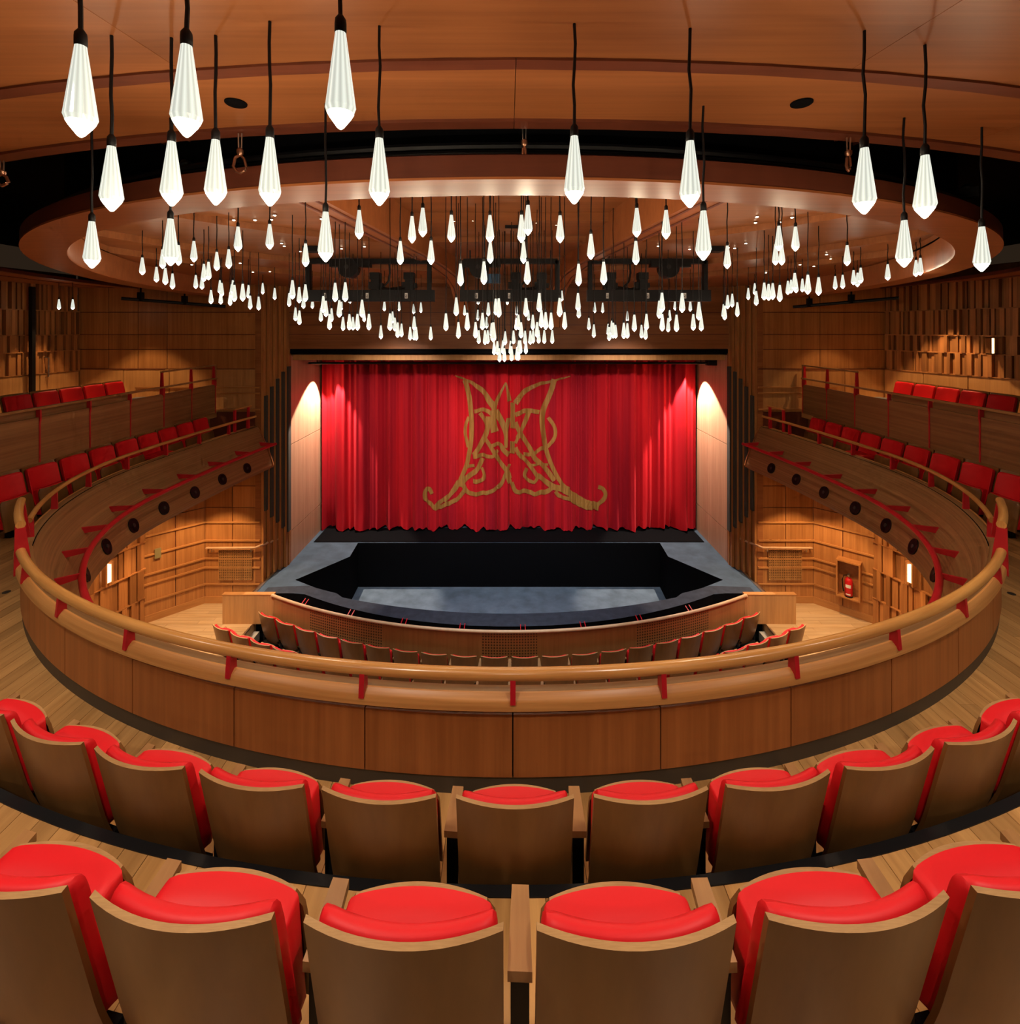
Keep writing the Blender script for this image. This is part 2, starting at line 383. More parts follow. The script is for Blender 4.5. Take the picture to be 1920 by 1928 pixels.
# ---------------------------------------------------------------- ceiling
ceil = empty('ceiling', kind='structure')
EA, EB, EC = 9.0, 8.4, 10.8
def cband(name, d0, d1, z, thick, mat, cuts, gap=0.0012):
    for t0, t1 in zip(cuts[:-1], cuts[1:]):
        n = max(3, int((t1 - t0) / 0.05)); b0, b1 = EC - d0, EC - d1; m = MB()
        p0 = ell(EA * b0 / EB, b0, EC, t0 + gap / b0, t1 - gap / b0, n); p1 = ell(EA * b1 / EB, b1, EC, t0 + gap / b0, t1 - gap / b0, n)
        vs = []
        for a, b in zip(p0, p1): vs += [(a[0], a[1], Z(z)), (b[0], b[1], Z(z)), (b[0], b[1], Z(z) + thick), (a[0], a[1], Z(z) + thick)]
        fs = []
        for i in range(n):
            for k in range(4): fs.append((4*i + k, 4*i + (k+1) % 4, 4*i + 4 + (k+1) % 4, 4*i + 4 + k))
        fs += [(0, 1, 2, 3), (4*n + 3, 4*n + 2, 4*n + 1, 4*n)]
        m.idx(vs, fs); m.build(name, mat, ceil)
T = 1.85
cutsA = [-T] + [math.radians(15.4 * k) for k in range(-6, 7)] + [T]
cutsB = [-T] + [math.radians(7.7 + 15.4 * k) for k in range(-7, 7)] + [T]
cband('ceiling_trim', 2.40, 2.315, 0.985, 0.06, M_TRIM, [-T, 0, T])
cband('ceiling_panel', 2.315, 1.862, 1.0, 0.04, M_CEIL, cutsA)
cband('ceiling_trim', 1.862, 1.795, 0.99, 0.05, M_TRIM, [-T, 0, T])
cband('ceiling_panel', 1.795, -6.0, 1.0, 0.04, M_CEIL, cutsB)
MB().box((-14, -6.5, Z(2.35)), (14, 17, Z(2.4))).build('ceiling_void_deck', M_VOID, ceil)
# ring over the auditorium
RA, RB, RC = 6.75, 8.08, 10.5
RT = math.acos((RC - 12.45) / RB)
ring = empty('ceiling_ring', kind='structure')
MB().sweep(ell(RA, RB, RC, -RT, RT, 120), [(-.05, Z(.88)), (-.30, Z(.89)), (-.30, Z(2.3))]).build('ring_void_lining', M_VOID, ring)
rp = ell(RA, RB, RC, -RT, RT, 120)
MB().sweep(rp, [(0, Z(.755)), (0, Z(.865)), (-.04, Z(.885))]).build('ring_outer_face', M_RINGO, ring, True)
MB().sweep(rp, [(0.004, Z(.755)), (0.004, Z(.742)), (-.15, Z(.745)), (-.32, Z(.75)), (-.335, Z(.77)), (-.34, Z(1.10)), (-.36, Z(1.9))]).build('ring_soffit', M_RING, ring, True)
for k, (dz, off, r) in enumerate(((.955, -.13, .022), (.905, -.09, .016)  )):
    p = MB(); p.tube([(x + nx * off, y + ny * off, Z(dz)) for x, y, nx, ny in ell(RA, RB, RC, -RT, RT, 90)], r, 8)
    tag(p.build('lighting_pipe', M_BLACK, None, True), 'black curved lighting pipe in the ceiling gap, ' + ('upper of the pair', 'lower of the pair')[k], 'pipe', 'curved lighting pipes')
# dome ceiling inside the ring (stepped)
dome = empty('ceiling_dome', kind='structure')
inner = [(x - nx * .3, y - ny * .3) for x, y, nx, ny in ell(RA, RB, RC, -RT, RT, 120)]
def oval(a, b, c, n=96): return [(a * sin(2*pi*i/n), c - b * cos(2*pi*i/n)) for i in range(n)]
def wedge_x(y): return 1.92 - 0.118 * (y - 4.7) if y > 2 else 2.2
def cut_center(bm, side):              # keep what lies outside the beam on one side
    n = Vector((1, 0.118, 0)) if side > 0 else Vector((-1, 0.118, 0)); n.normalize()
    co = Vector((side * 1.92, 4.7, 0))
    bmesh.ops.bisect_plane(bm, geom=bm.verts[:] + bm.edges[:] + bm.faces[:], plane_co=co, plane_no=n, clear_inner=True)
    return bm
def clipr(p, q0=(0.0, 7.0)):          # pull points back inside the ring
    e = lambda x, y: (x / 6.42) ** 2 + ((y - RC) / 7.76) ** 2
    if p[1] > RC or e(*p) <= 1: return p
    lo, hi = 0.0, 1.0
    for _ in range(30):
        m = (lo + hi) / 2
        if e(q0[0] + (p[0] - q0[0]) * m, q0[1] + (p[1] - q0[1]) * m) < 1: lo = m
        else: hi = m
    return (q0[0] + (p[0] - q0[0]) * lo, q0[1] + (p[1] - q0[1]) * lo)
ova, ovb, ovc = [[clipr(p) for p in oval(*q)] for q in ((4.2, 3.55, 3.9), (5.35, 5.35, 4.7), (5.85, 6.5, 5.2))]
ovr = [clipr((max(-6.42, min(6.42, p[0])), p[1])) for p in oval(9.0, 9.5, 6.5)]
def clipin(o): return [p for p in o if p[1] > 2.95 or True]
for side in (-1, 1):
    for zz, outer, hole in ((1.34, ova, None), (1.26, ovb, ova), (1.17, ovc, ovb), (1.08, inner, ovc)):
        ob = outer
        if hole is not None and outer is inner:
            hole = [p for p in hole]
        bm = bmesh.new()
        if hole is None: bm = fill(ob, [], Z(zz))
        else:
            n = 96
            vo = [bm.verts.new((p[0], p[1], Z(zz))) for p in (ovr if outer is inner else ob)]
            vi = [bm.verts.new((p[0], p[1], Z(zz))) for p in hole]
            vt = [bm.verts.new((p[0], p[1], Z(zz) + .2)) for p in hole]
            for i in range(n):
                j = (i + 1) % n
                bm.faces.new((vo[i], vo[j], vi[j], vi[i])); bm.faces.new((vi[i], vi[j], vt[j], vt[i]))
        cut_center(bm, side)
        bmesh.ops.bisect_plane(bm, geom=bm.verts[:] + bm.edges[:] + bm.faces[:], plane_co=(0, 12.55, 0), plane_no=(0, 1, 0), clear_outer=True)
        bmobj(bm, 'dome_panel', M_CEIL, dome)
# centre coffer panels, stepping towards the stage
for y0, y1, zz in ((2.4, 6.0, 1.62), (6.0, 7.2, 1.72), (7.2, 8.4, 1.60), (8.4, 10.2, 1.50), (10.2, 12.55, 1.38)):
    MB().box((-2.4, y0, Z(zz)), (2.4, y1 - .01, Z(zz) + .5)).build('coffer_panel', M_CEIL, dome)
for side in (-1, 1):                   # the two ribs, curving down at the stage end
    pts = [(2.22, 2.7, 1.22), (1.92, 4.7, 1.22), (1.62, 7.2, 1.22), (1.38, 9.2, 1.20), (1.24, 10.4, 1.12), (1.17, 11.1, 0.95), (1.14, 11.5, 0.70), (1.13, 11.7, 0.40), (1.13, 11.8, 0.05)]
    m = MB(); vs = []; fs = []
    for i, (x, y, z) in enumerate(pts):
        a, b = pts[max(i-1, 0)], pts[min(i+1, len(pts)-1)]
        t = Vector((0, b[1]-a[1], b[2]-a[2])).normalized(); up = Vector((0, -t.z, t.y)); w = .16
        c = Vector((side * x, y, Z(z)))
        h = up * .60 if i < 6 else up * .4
        vs += [c + Vector((-w, 0, 0)), c + Vector((w, 0, 0)), c + Vector((w, 0, 0)) + h, c + Vector((-w, 0, 0)) + h]
    for i in range(len(pts) - 1):
        for k in range(4): fs.append((4*i+k, 4*i+(k+1) % 4, 4*i+4+(k+1) % 4, 4*i+4+k))
    m.idx(vs, fs); m.build('rib', M_RING, dome)
    for dx in (-.09, .09):             # fine pale edging lines under the rib
        m = MB(); m.tube([(side * x + dx, y, Z(z) - .008) for x, y, z in pts], .012, 6); m.build('rib_bead', M_TRIM, dome)

# ---------------------------------------------------------------- walls
def panel_wall(root, p0, p1, zs, us, mat, gap=.018, depth=.02, name='wall_panel'):
    # boards between heights zs and along fractions us of the line p0 -> p1, set proud of the wall
    p0, p1 = Vector((*p0, 0)), Vector((*p1, 0)); d = p1 - p0; L = d.length; d.normalize()
    ang = math.atan2(d.y, d.x)
    for z0, z1 in zip(zs[:-1], zs[1:]):
        for u0, u1 in zip(us[:-1], us[1:]):
            c = p0 + d * ((u0 + u1) / 2); 
            piece(name, mat, root, (c.x, c.y, Z((z0 + z1) / 2)), (abs(u1 - u0) - gap, depth, abs(z1 - z0) - gap), ang)
def batten_line(root, p0, p1, z, mat=None, h=.035, dep=.04, name='batten'):
    p0, p1 = Vector((*p0, 0)), Vector((*p1, 0)); d = p1 - p0; c = (p0 + p1) / 2
    piece(name, mat or M_BATTEN, root, (c.x, c.y, Z(z)), (d.length, dep, h), math.atan2(d.y, d.x))
def backing(root, p0, p1, z0, z1, mat, t=.1, out=1):
    p0, p1 = Vector((*p0, 0)), Vector((*p1, 0)); d = (p1 - p0); c = (p0 + p1) / 2; n = Vector((-d.y, d.x, 0)).normalized() * out * (t / 2 + .011)
    piece('wall_backing', M_TRIM if mat is M_WALL else mat, root, (c.x + n.x, c.y + n.y, Z((z0 + z1) / 2)), (d.length, t, abs(z1 - z0)), math.atan2(d.y, d.x))
def slat_wall(root, p0, p1, zs, out, wmin=.045, wmax=.11, skip=None):
    p0, p1 = Vector((*p0, 0)), Vector((*p1, 0)); d = p1 - p0; L = d.length; d.normalize(); ang = math.atan2(d.y, d.x)
    n = Vector((-d.y, d.x, 0)) * -out
    for z0, z1 in zip(zs[:-1], zs[1:]):
        u = 0.0; prev = 0
        while u < L - .02:
            w = min(random.uniform(wmin, wmax), L - u); dep = random.choice([q for q in (.015, .04, .065, .09) if q != prev]); prev = dep
            c = p0 + d * (u + w / 2)
            if not (skip and skip[0] < u + w / 2 < skip[1] and z0 > skip[3] - .01 and z1 < skip[2] + .01):
                piece('slat', M_SLAT, root, (c.x + n.x * (dep / 2), c.y + n.y * (dep / 2), Z((z0 + z1) / 2)), (w - .012, dep, abs(z1 - z0) - .02), ang)
            u += w
        batten_line(root, (p0.x + n.x * .03, p0.y + n.y * .03), (p1.x + n.x * .03, p1.y + n.y * .03), z1, M_SLAT, .022, .10)
YW = 11.8
# upper level, stage-side walls (facing the eye)
wul = empty('wall_upper_left', kind='structure'); wur = empty('wall_upper_right', kind='structure')
zs_up = [1.2, .41, -.128, -.487, -.96, -2.0]
backing(wul, (-10.42, YW), (-6.0, YW), 1.3, -3.3, M_WALL, .12, 1)
panel_wall(wul, (-10.4, YW), (-6.0, YW), zs_up[:5], [0, .74, 1.45, 2.15, 4.4], M_WALL)
panel_wall(wul, (-10.4, YW), (-6.0, YW), zs_up[4:], [0, 1.1, 2.2, 3.3, 4.4], M_PALE)
batten_line(wul, (-10.4, YW - .02), (-8.3, YW - .02), -.955, M_TRIM, .02, .02)
batten_line(wul, (-9.0, YW - .03), (-6.0, YW - .03), -1.40); batten_line(wul, (-7.9, YW - .03), (-6.0, YW - .03), -1.54); batten_line(wul, (-7.9, YW - .03), (-6.0, YW - .03), -1.93)
backing(wur, (6.0, YW), (9.15, YW), 1.3, -3.3, M_WALL, .12, 1)
panel_wall(wur, (6.0, YW), (9.1, YW), zs_up[:5], [0, 1.5, 3.1], M_WALL)
panel_wall(wur, (6.0, YW), (9.1, YW), zs_up[4:], [0, 1.1, 2.1, 3.1], M_PALE)
for z in (-1.40, -1.54, -1.93): batten_line(wur, (6.0, YW - .03), (7.9, YW - .03), z)
batten_line(wur, (6.0, YW - .03), (9.1, YW - .03), -.955, M_TRIM, .02, .02)
# gallery back walls clad with uneven slats above a pale dado
wsl = empty('wall_side_left', kind='structure'); wsr = empty('wall_side_right', kind='structure')
LS0, LS1 = (-10.75, 8.0), (-10.4, YW - .05); RS0, RS1 = (9.1, YW - .05), (10.05, 8.4)
backing(wsl, LS0, LS1, 1.3, -2.1, M_SLAT, .1, 1)
slat_wall(wsl, (LS0[0] + .01, LS0[1]), (LS1[0] + .01, LS1[1]), [1.1, .42, -.13, -.5, -.99], 1)
panel_wall(wsl, (LS0[0] + .05, LS0[1]), (LS1[0] + .05, LS1[1]), [-1.0, -2.0], [0, .95, 1.9, 2.85, 3.75], M_PALE, depth=.06)
backing(wsr, RS0, RS1, 1.3, -2.1, M_SLAT, .1, 1)
slat_wall(wsr, (RS0[0] - .01, RS0[1]), (RS1[0] - .01, RS1[1]), [1.1, .42, -.13, -.5, -.96], 1)
panel_wall(wsr, (RS0[0] - .05, RS0[1]), (RS1[0] - .05, RS1[1]), [-.97, -2.0], [0, .85, 1.7, 2.55, 3.45], M_PALE, depth=.06)
# lower level beside the stage
zs_lo = [-3.36, -3.78, -4.30, -4.65, -5.09, -5.52, -5.74, -6.14, -6.60]
for s, nm in ((-1, 'left'), (1, 'right')):
    r = empty('wall_lower_' + nm, kind='structure')
    a, b, c, e = (s * 6.0, YW), (s * 7.34, YW), (s * 8.2, 10.96), (s * 8.95, 8.3)
    order = (lambda p, q: (p, q)) if s > 0 else (lambda p, q: (q, p))
    for p, q, cols in ((a, b, [0, .67, 1.34]), (b, c, [0, .60, 1.20])):
        p_, q_ = order(p, q)
        backing(r, p_, q_, -3.3, -6.62, M_WALL, .1, 1)
        L = math.hypot(q_[0] - p_[0], q_[1] - p_[1]); us = [0, L / 2, L]
        panel_wall(r, p_, q_, zs_lo, us, M_WALL)
        nx, ny = (q_[1] - p_[1]) / L, -(q_[0] - p_[0]) / L
        for z in zs_lo[3:8]: batten_line(r, (p_[0] + nx * .025, p_[1] + ny * .025), (q_[0] + nx * .025, q_[1] + ny * .025), z)
        batten_line(r, (p_[0] + nx * .02, p_[1] + ny * .02), (q_[0] + nx * .02, q_[1] + ny * .02), -6.52, M_BATTEN, .16, .03, 'skirting')
    r2 = empty('wall_slatted_' + nm, kind='structure')
    p_, q_ = order(c, e)
    backing(r2, p_, q_, -3.3, -6.62, M_SLAT, .1, 1)
    L = math.hypot(q_[0] - p_[0], q_[1] - p_[1]); nx, ny = (q_[1] - p_[1]) / L, -(q_[0] - p_[0]) / L
    slat_wall(r2, p_, q_, [-3.36, -4.05, -4.75, -5.35, -6.0, -6.6], 1, .08, .15)
# proscenium wall and splayed fins
pro = empty('wall_proscenium', kind='structure')
for s in (-1, 1):
    MB().box((min(s * 5.62, s * 6.02), 12.5, Z(-6.6)), (max(s * 5.62, s * 6.02), 12.6, Z(1.4))).build('proscenium_leg', M_WALLD, pro)
    MB().box((min(s * 5.60, s * 5.67), 12.44, Z(-6.0)), (max(s * 5.60, s * 5.67), 12.5, Z(-.5))).build('proscenium_edge', M_WALL, pro)
    MB().box((min(s * 5.98, s * 6.12), YW - .02, Z(-6.6)), (max(s * 5.98, s * 6.12), 12.6, Z(1.4))).build('proscenium_return', M_WALLD, pro)
    tops = (745, 728, 713, 700, 690); bots = (961, 973, 983, 993, 1000)
    for k in range(5):
        fx, fy = 5.955 - .077 * k, 11.86 + .135 * k
        f = MB().box((s * fx - .030, fy - .07, Z(-6.6 if k < 2 else -6.0)), (s * fx + .030, fy + .12, Z(1.3))).build('fin', M_WALL, pro)
        zt, zb = -(tops[k] - PY) / F * fy, -(bots[k] - PY) / F * fy
        MB().box((s * (fx - .052) - .021, fy - .05, Z(zb)), (s * (fx - .052) + .021, fy + .10, Z(zt))).build('felt_strip', M_FIN, f)
MB().box((-6.0, 12.5, Z(-.50)), (6.0, 12.62, Z(1.6))).build('proscenium_header', M_WALLD, pro)
for z, h in ((.42, .02), (.10, .02), (-.14, .02)):
    MB().box((-5.9, 12.485, Z(z)), (5.9, 12.5, Z(z + h))).build('header_bead', M_TRIM, pro)
MB().box((-5.62, 12.5, Z(-.62)), (5.62, 12.7, Z(-.505))).build('header_slot', M_VOID, pro)
MB().box((-5.72, 12.70, Z(-.80)), (5.72, 13.25, Z(-.66))).build('lintel', M_PALE, pro)
MB().box((-5.9, 13.25, Z(-.72)), (5.9, 15.4, Z(-.62))).build('stage_ceiling', M_DGREY, pro)
for s in (-1, 1):
    for z0, z1 in ((-.66, -2.96), (-2.97, -5.20), (-5.21, -6.0)):
        MB().box((min(s * 5.62, s * 5.70), 12.6, Z(z1)), (max(s * 5.62, s * 5.70), 15.3, Z(z0) - .006)).build('reveal_panel', M_REVEAL, pro)
    MB().box((min(s * 5.70, s * 5.8), 12.6, Z(-6.1)), (max(s * 5.70, s * 5.8), 15.4, Z(-.6))).build('reveal_backing', M_DGREY, pro)
MB().box((-6.2, 15.3, Z(-7.3)), (6.2, 15.4, Z(0))).build('stage_back', M_VOID, pro)
# room shell behind the eye and outside the picture
shell = empty('wall_rear', kind='structure')
MB().box((-13, -5.1, 0), (13, -5.0, Z(1.1))).build('rear_wall_panel', M_WALL, shell)
sh2 = empty('wall_outer_left', kind='structure'); MB().box((-13.1, -5, 0), (-13, 12.5, Z(1.2))).build('outer_wall_panel', M_WALL, sh2)
sh3 = empty('wall_outer_right', kind='structure'); MB().box((13, -5, 0), (13.1, 12.5, Z(1.2))).build('outer_wall_panel', M_WALL, sh3)
# stalls-level walls under the balcony, outside what the eye can see but catching light
for s, nm in ((-1, 'left'), (1, 'right')):
    r = empty('wall_stalls_' + nm, kind='structure'); MB().box((min(s * 9.0, s * 9.1), -1, 0), (max(s * 9.0, s * 9.1), 8.4, Z(-3.3))).build('stalls_wall_panel', M_WALL, r)

# ---------------------------------------------------------------- floors
def plank(parent, x0, x1, ya0, ya1, yb0, yb1, z0, z1):   # near end ya0..ya1, far end yb0..yb1
    MB().prism([(x0, ya0), (x1, ya1), (x1, yb1), (x0, yb0)], z0, z1).build('plank', M_FLOOR, parent)
fl = empty('floor_stalls', kind='structure')
MB().box((-9.2, -1, -.3), (9.2, 9.75, 0.0)).build('floor_slab', M_FLOORL, fl)
arc = [(12.6 * sin(t), 20.9 - 12.6 * cos(t)) for t in [(-.52 + 1.04 * i / 40) for i in range(41)]]
MB().prism([(-6.2, 2), (6.2, 2)] + arc[::-1], 0.0, .17).build('tier_step', M_FLOORL, fl)
# side floors beside the stage, laid with pale planks
for s, nm in ((-1, 'left'), (1, 'right')):
    r = empty('floor_side_' + nm, kind='structure')
    MB().box((min(s * 5.75, s * 9.0), 8.6, 0), (max(s * 5.75, s * 9.0), YW + .1, .385)).build('floor_slab', M_FLOORL, r)
    y = 8.6; k = 0
    while y < YW:
        x = 5.75 - (.9 * (k % 3) / 3)
        while x < 9.0:
            x1 = min(9.0, x + 1.25); x0 = max(5.75, x)
            if x1 - x0 > .05: piece('plank', M_FLOORL, r, (s * (x0 + x1) / 2, y + .065, .392), (x1 - x0 - .004, .126, .016))
            x += 1.25
        y += .13; k += 1
    MB().box((min(s * 5.62, s * 5.75), 8.6, 0), (max(s * 5.62, s * 5.75), 11.0, .2)).build('step', M_CARPET, r)
    MB().box((min(s * 5.72, s * 5.76), 8.6, .38), (max(s * 5.72, s * 5.76), 10.8, .41)).build('step_nosing', M_STEEL, r)
# circle floor at the first row, planks running towards the stage
fc = empty('floor_circle', kind='structure')
RYC = 10.1
def tier_y(x, R): return RYC - math.sqrt(R * R - x * x) if abs(x) < R else 99
MB().sweep(spath(-SMAX, SMAX, .2), [(-.06, Z(-2.86)), (1.25, Z(-2.86)), (1.25, Z(-2.95)), (-.06, Z(-2.95))], True).build('floor_slab', M_DGREY, fc)
MB().box((-9.5, 1.2, Z(-3.0)), (9.5, 2.2, Z(-2.87))).build('floor_slab', M_DGREY, fc)
w = .125; k = 0; x = -7.25
while x < 7.25:
    xm = x + w / 2
    y0 = min(tier_y(xm, 8.10), 7.5) - .05; y1 = max(par_y(x), par_y(x + w)) + .02
    if y1 > 20: y1 = YW
    if abs(xm) < A_ and y1 > 8.8: y1 = 8.8
    n0, n1 = (min(tier_y(q, 8.10), 7.5) - .05 for q in (x, x + w)); f0, f1 = (min(par_y(q) + .02, y1) for q in (x, x + w))
    cuts_ = []; y = max(n0, n1) + random.uniform(.2, 1.5)
    while y < min(f0, f1, 11.5) - .1: cuts_.append(y); y += 1.6
    st = [(n0, n1)] + [(q, q) for q in cuts_] + [(min(f0, 11.5), min(f1, 11.5))]
    for (a0, a1), (b0, b1) in zip(st[:-1], st[1:]):
        if min(b0 - a0, b1 - a1) > .01: plank(fc, x + .0015, x + w - .0015, a0 + .0015, a1 + .0015, b0, b1, Z(-2.85), Z(-2.83))
    x += w
for s in (-1, 1):      # side balcony floor
    p = spath(s * s_of_y(5.2), s * SMAX, .2)
    MB().sweep(p, [(-.06, Z(-2.865)), (1.3, Z(-2.865)), (1.3, Z(-2.9)), (-.06, Z(-2.9))], True).build('side_floor', M_DGREY, fc)
# second tier
ft = empty('floor_tier', kind='structure')
seg = [(-.62 + 1.24 * i / 60) for i in range(61)]
top = [(8.08 * sin(t), RYC - 8.08 * cos(t)) for t in seg]
MB().prism([(-4.8, -1.0), (4.8, -1.0)] + top[::-1], Z(-2.83), Z(-2.36)).build('tier_slab', M_DGREY, ft)
x = -4.5
while x < 4.5:
    f0, f1 = tier_y(x, 8.09), tier_y(x + .125, 8.09); st = [(f0, f1)]; y = min(f0, f1) - random.uniform(.4, 1.3)
    while y > .7: st.append((y, y)); y -= 1.5
    st.append((.7, .7))
    for (b0, b1), (a0, a1) in zip(st[:-1], st[1:]): plank(ft, x + .0015, x + .1235, a0 + .0015, a1 + .0015, b0, b1, Z(-2.36), Z(-2.33))
    x += .125
MB().sweep([(8.09 * sin(t), RYC - 8.09 * cos(t), -sin(t), cos(t)) for t in seg],
           [(-.01, Z(-2.325)), (.035, Z(-2.325)), (.035, Z(-2.83)), (-.01, Z(-2.83))], True).build('tier_riser', M_BLACK, ft)
# soffit under circle and side balconies
sf = empty('ceiling_soffit', kind='structure')
MB().sweep(spath(-SMAX, SMAX, .25), [(.055, Z(-3.335)), (3.0, Z(-3.35))]).build('soffit_panel', M_WALL, sf)
# side gallery decks
for s, nm in ((-1, 'left'), (1, 'right')):
    g = empty('floor_gallery_' + nm, kind='structure')
    MB().box((min(s * 7.06, s * 10.9), 4.5, Z(-2.12)), (max(s * 7.06, s * 10.9), YW, Z(-1.98))).build('gallery_deck', M_FLOOR, g)
    MB().box((min(s * 7.22, s * 7.3), 4.5, Z(-2.86)), (max(s * 7.22, s * 7.3), YW, Z(-2.1))).build('under_gallery_wall', M_WALLD, g)

# ---------------------------------------------------------------- stage
ST = -6.0
stg = empty('floor_stage', kind='structure')
def apr(x, R=9.5, y0=9.86): return y0 + R - math.sqrt(R * R - x * x)
front = [(x, min(apr(x), 11.1 + .0 * x)) for x in [5.78 - 11.56 * i / 40 for i in range(41)]]
outer = [(-5.78, 12.55), (-5.62, 12.6), (-5.62, 15.3), (5.62, 15.3), (5.62, 12.6), (5.78, 12.55)] + front
hin = [(x, 10.3 + .045 * x * x) for x in [3.81 - 7.62 * i / 24 for i in range(25)]]
hole = [(-4.24, 13.73), (4.24, 13.73), (4.2, 12.9), (5.12, 11.7)] + hin + [(-5.12, 11.7), (-4.2, 12.9)]
bmobj(fill(outer, [hole], Z(ST)), 'stage_deck', M_STAGE, stg)
MB().box((-5.5, 13.76, Z(ST)), (5.5, 14.75, Z(ST) + .012)).build('stage_black_strip', M_VOID, stg)  # thin black strip over the deck between pit and curtain
m = MB(); n = len(hole)
for i in range(n):
    a, b = hole[i], hole[(i + 1) % n]
    m.face([(a[0], a[1], Z(ST)), (b[0], b[1], Z(ST)), (b[0], b[1], Z(-7.26)), (a[0], a[1], Z(-7.26))])
m.build('pit_wall', M_VOID, stg)
m = MB(); n = len(outer)
for i in range(n):
    a, b = outer[i], outer[(i + 1) % n]
    m.face([(a[0], a[1], Z(ST)), (b[0], b[1], Z(ST)), (b[0], b[1], Z(-7.26)), (a[0], a[1], Z(-7.26))])
m.build('stage_face', M_VOID, stg)
MB().box((-6.2, 9.7, Z(-7.3)), (6.2, 15.3, Z(-7.24))).build('pit_floor', M_PIT, stg)
m = MB()                                   # dark edge band of the forestage
xs = [5.6 - 11.2 * i / 60 for i in range(61)]
for i in range(60):
    q = []
    for x in (xs[i], xs[i + 1]):
        yo = min(apr(x), 11.1); yi = min(10.3 + .045 * x * x, 11.2) if abs(x) < 3.81 else yo + .40 - .08 * (abs(x) - 3.81)
        q.append(((x, yo - .004, Z(ST) + .006), (x, yi, Z(ST) + .006)))
    m.face([q[0][0], q[1][0], q[1][1], q[0][1]])
m.build('stage_edge_band', M_APRON, stg)
for s in (-1, 1):
    MB().box((s * 5.79 - .03, 11.0, Z(ST) - .1), (s * 5.79 + .03, 12.3, Z(ST) + .02)).build('stage_edge_trim', M_STEEL, stg)
    MB().box((s * 5.92 - .03, 11.1, Z(ST) - .3), (s * 5.92 + .03, 11.75, Z(ST) - .08)).build('stage_step_trim', M_STEEL, stg)

# ================================================================== THINGS
# ---------------------------------------------------------------- balcony front
par = empty('balcony_parapet', label='curved timber balcony front of brown panels sweeping round the circle', cat='parapet')
STEP = .915
SF = s_of_y(4.95)                                   # where the front part ends and the side part begins
ks = [k * STEP for k in range(-6, 7)]
edges = [-SF - .35] + [k for k in ks if abs(k) < SF + .1] + [SF + .35]
for a, b in zip(edges[:-1], edges[1:]):
    MB().sweep(spath(a + .004, b - .004, .08), [(0, Z(-2.335)), (0, Z(-2.715)), (-.03, Z(-2.715)), (-.03, Z(-2.335))], True).build('panel', M_PANEL, par)
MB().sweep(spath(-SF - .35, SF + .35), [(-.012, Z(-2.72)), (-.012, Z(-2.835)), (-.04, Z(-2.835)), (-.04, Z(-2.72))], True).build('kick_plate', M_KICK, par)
MB().sweep(spath(-SMAX, SMAX), [(-.022, Z(-2.33)), (-.022, Z(-2.86)), (-.08, Z(-2.86)), (-.08, Z(-2.33))], True).build('core', M_VOID, par)
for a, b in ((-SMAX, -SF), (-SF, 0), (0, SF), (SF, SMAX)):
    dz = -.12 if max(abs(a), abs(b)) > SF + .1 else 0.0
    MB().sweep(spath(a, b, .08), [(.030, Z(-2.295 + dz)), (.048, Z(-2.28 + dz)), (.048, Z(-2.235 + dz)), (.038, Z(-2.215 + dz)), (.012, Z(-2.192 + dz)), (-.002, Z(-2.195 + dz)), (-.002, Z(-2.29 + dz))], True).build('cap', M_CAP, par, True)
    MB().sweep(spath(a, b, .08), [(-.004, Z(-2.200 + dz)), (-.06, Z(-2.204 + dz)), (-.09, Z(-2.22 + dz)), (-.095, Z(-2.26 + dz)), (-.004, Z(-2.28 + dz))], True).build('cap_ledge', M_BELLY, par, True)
belly = [(-.09, -2.34), (-.15, -2.45), (-.22, -2.60), (-.29, -2.75), (-.355, -2.90), (-.41, -3.05), (-.455, -3.18), (-.47, -3.26), (-.45, -3.31), (.05, -3.33)]
MB().sweep(spath(-SMAX, SMAX, .08), [(o, Z(z)) for o, z in belly]).build('cladding', M_BELLY, par, True)
for s in (-1, 1):                                    # end boards at the stage
    x, y, nx, ny = at_s(s * (SMAX - .01))
    MB().extr([(x + nx * o, y + .01, Z(z)) for o, z in belly + [(.05, -2.34)]], (0, .03, 0)).build('end_board', M_WALLD, par)
    for k in range(7):
        x, y, nx, ny = at_s(s * s_of_y(5.95 + .82 * k)); m = MB()
        c = Vector((x - nx * .425, y - ny * .425, Z(-3.08))); ax = Vector((-nx, -ny, .38)).normalized()
        m.tube([c - ax * .06, c + ax * .012, c + ax * .012, c - ax * .03], [.115, .115, .098, .095], 20)
        o = m.build('speaker_port', M_BLACK, par, True)
        t = MB(); t.tube([c + ax * .0, c + ax * .02], .03, 10); t.build('port_lens', M_DGREY, o, True)
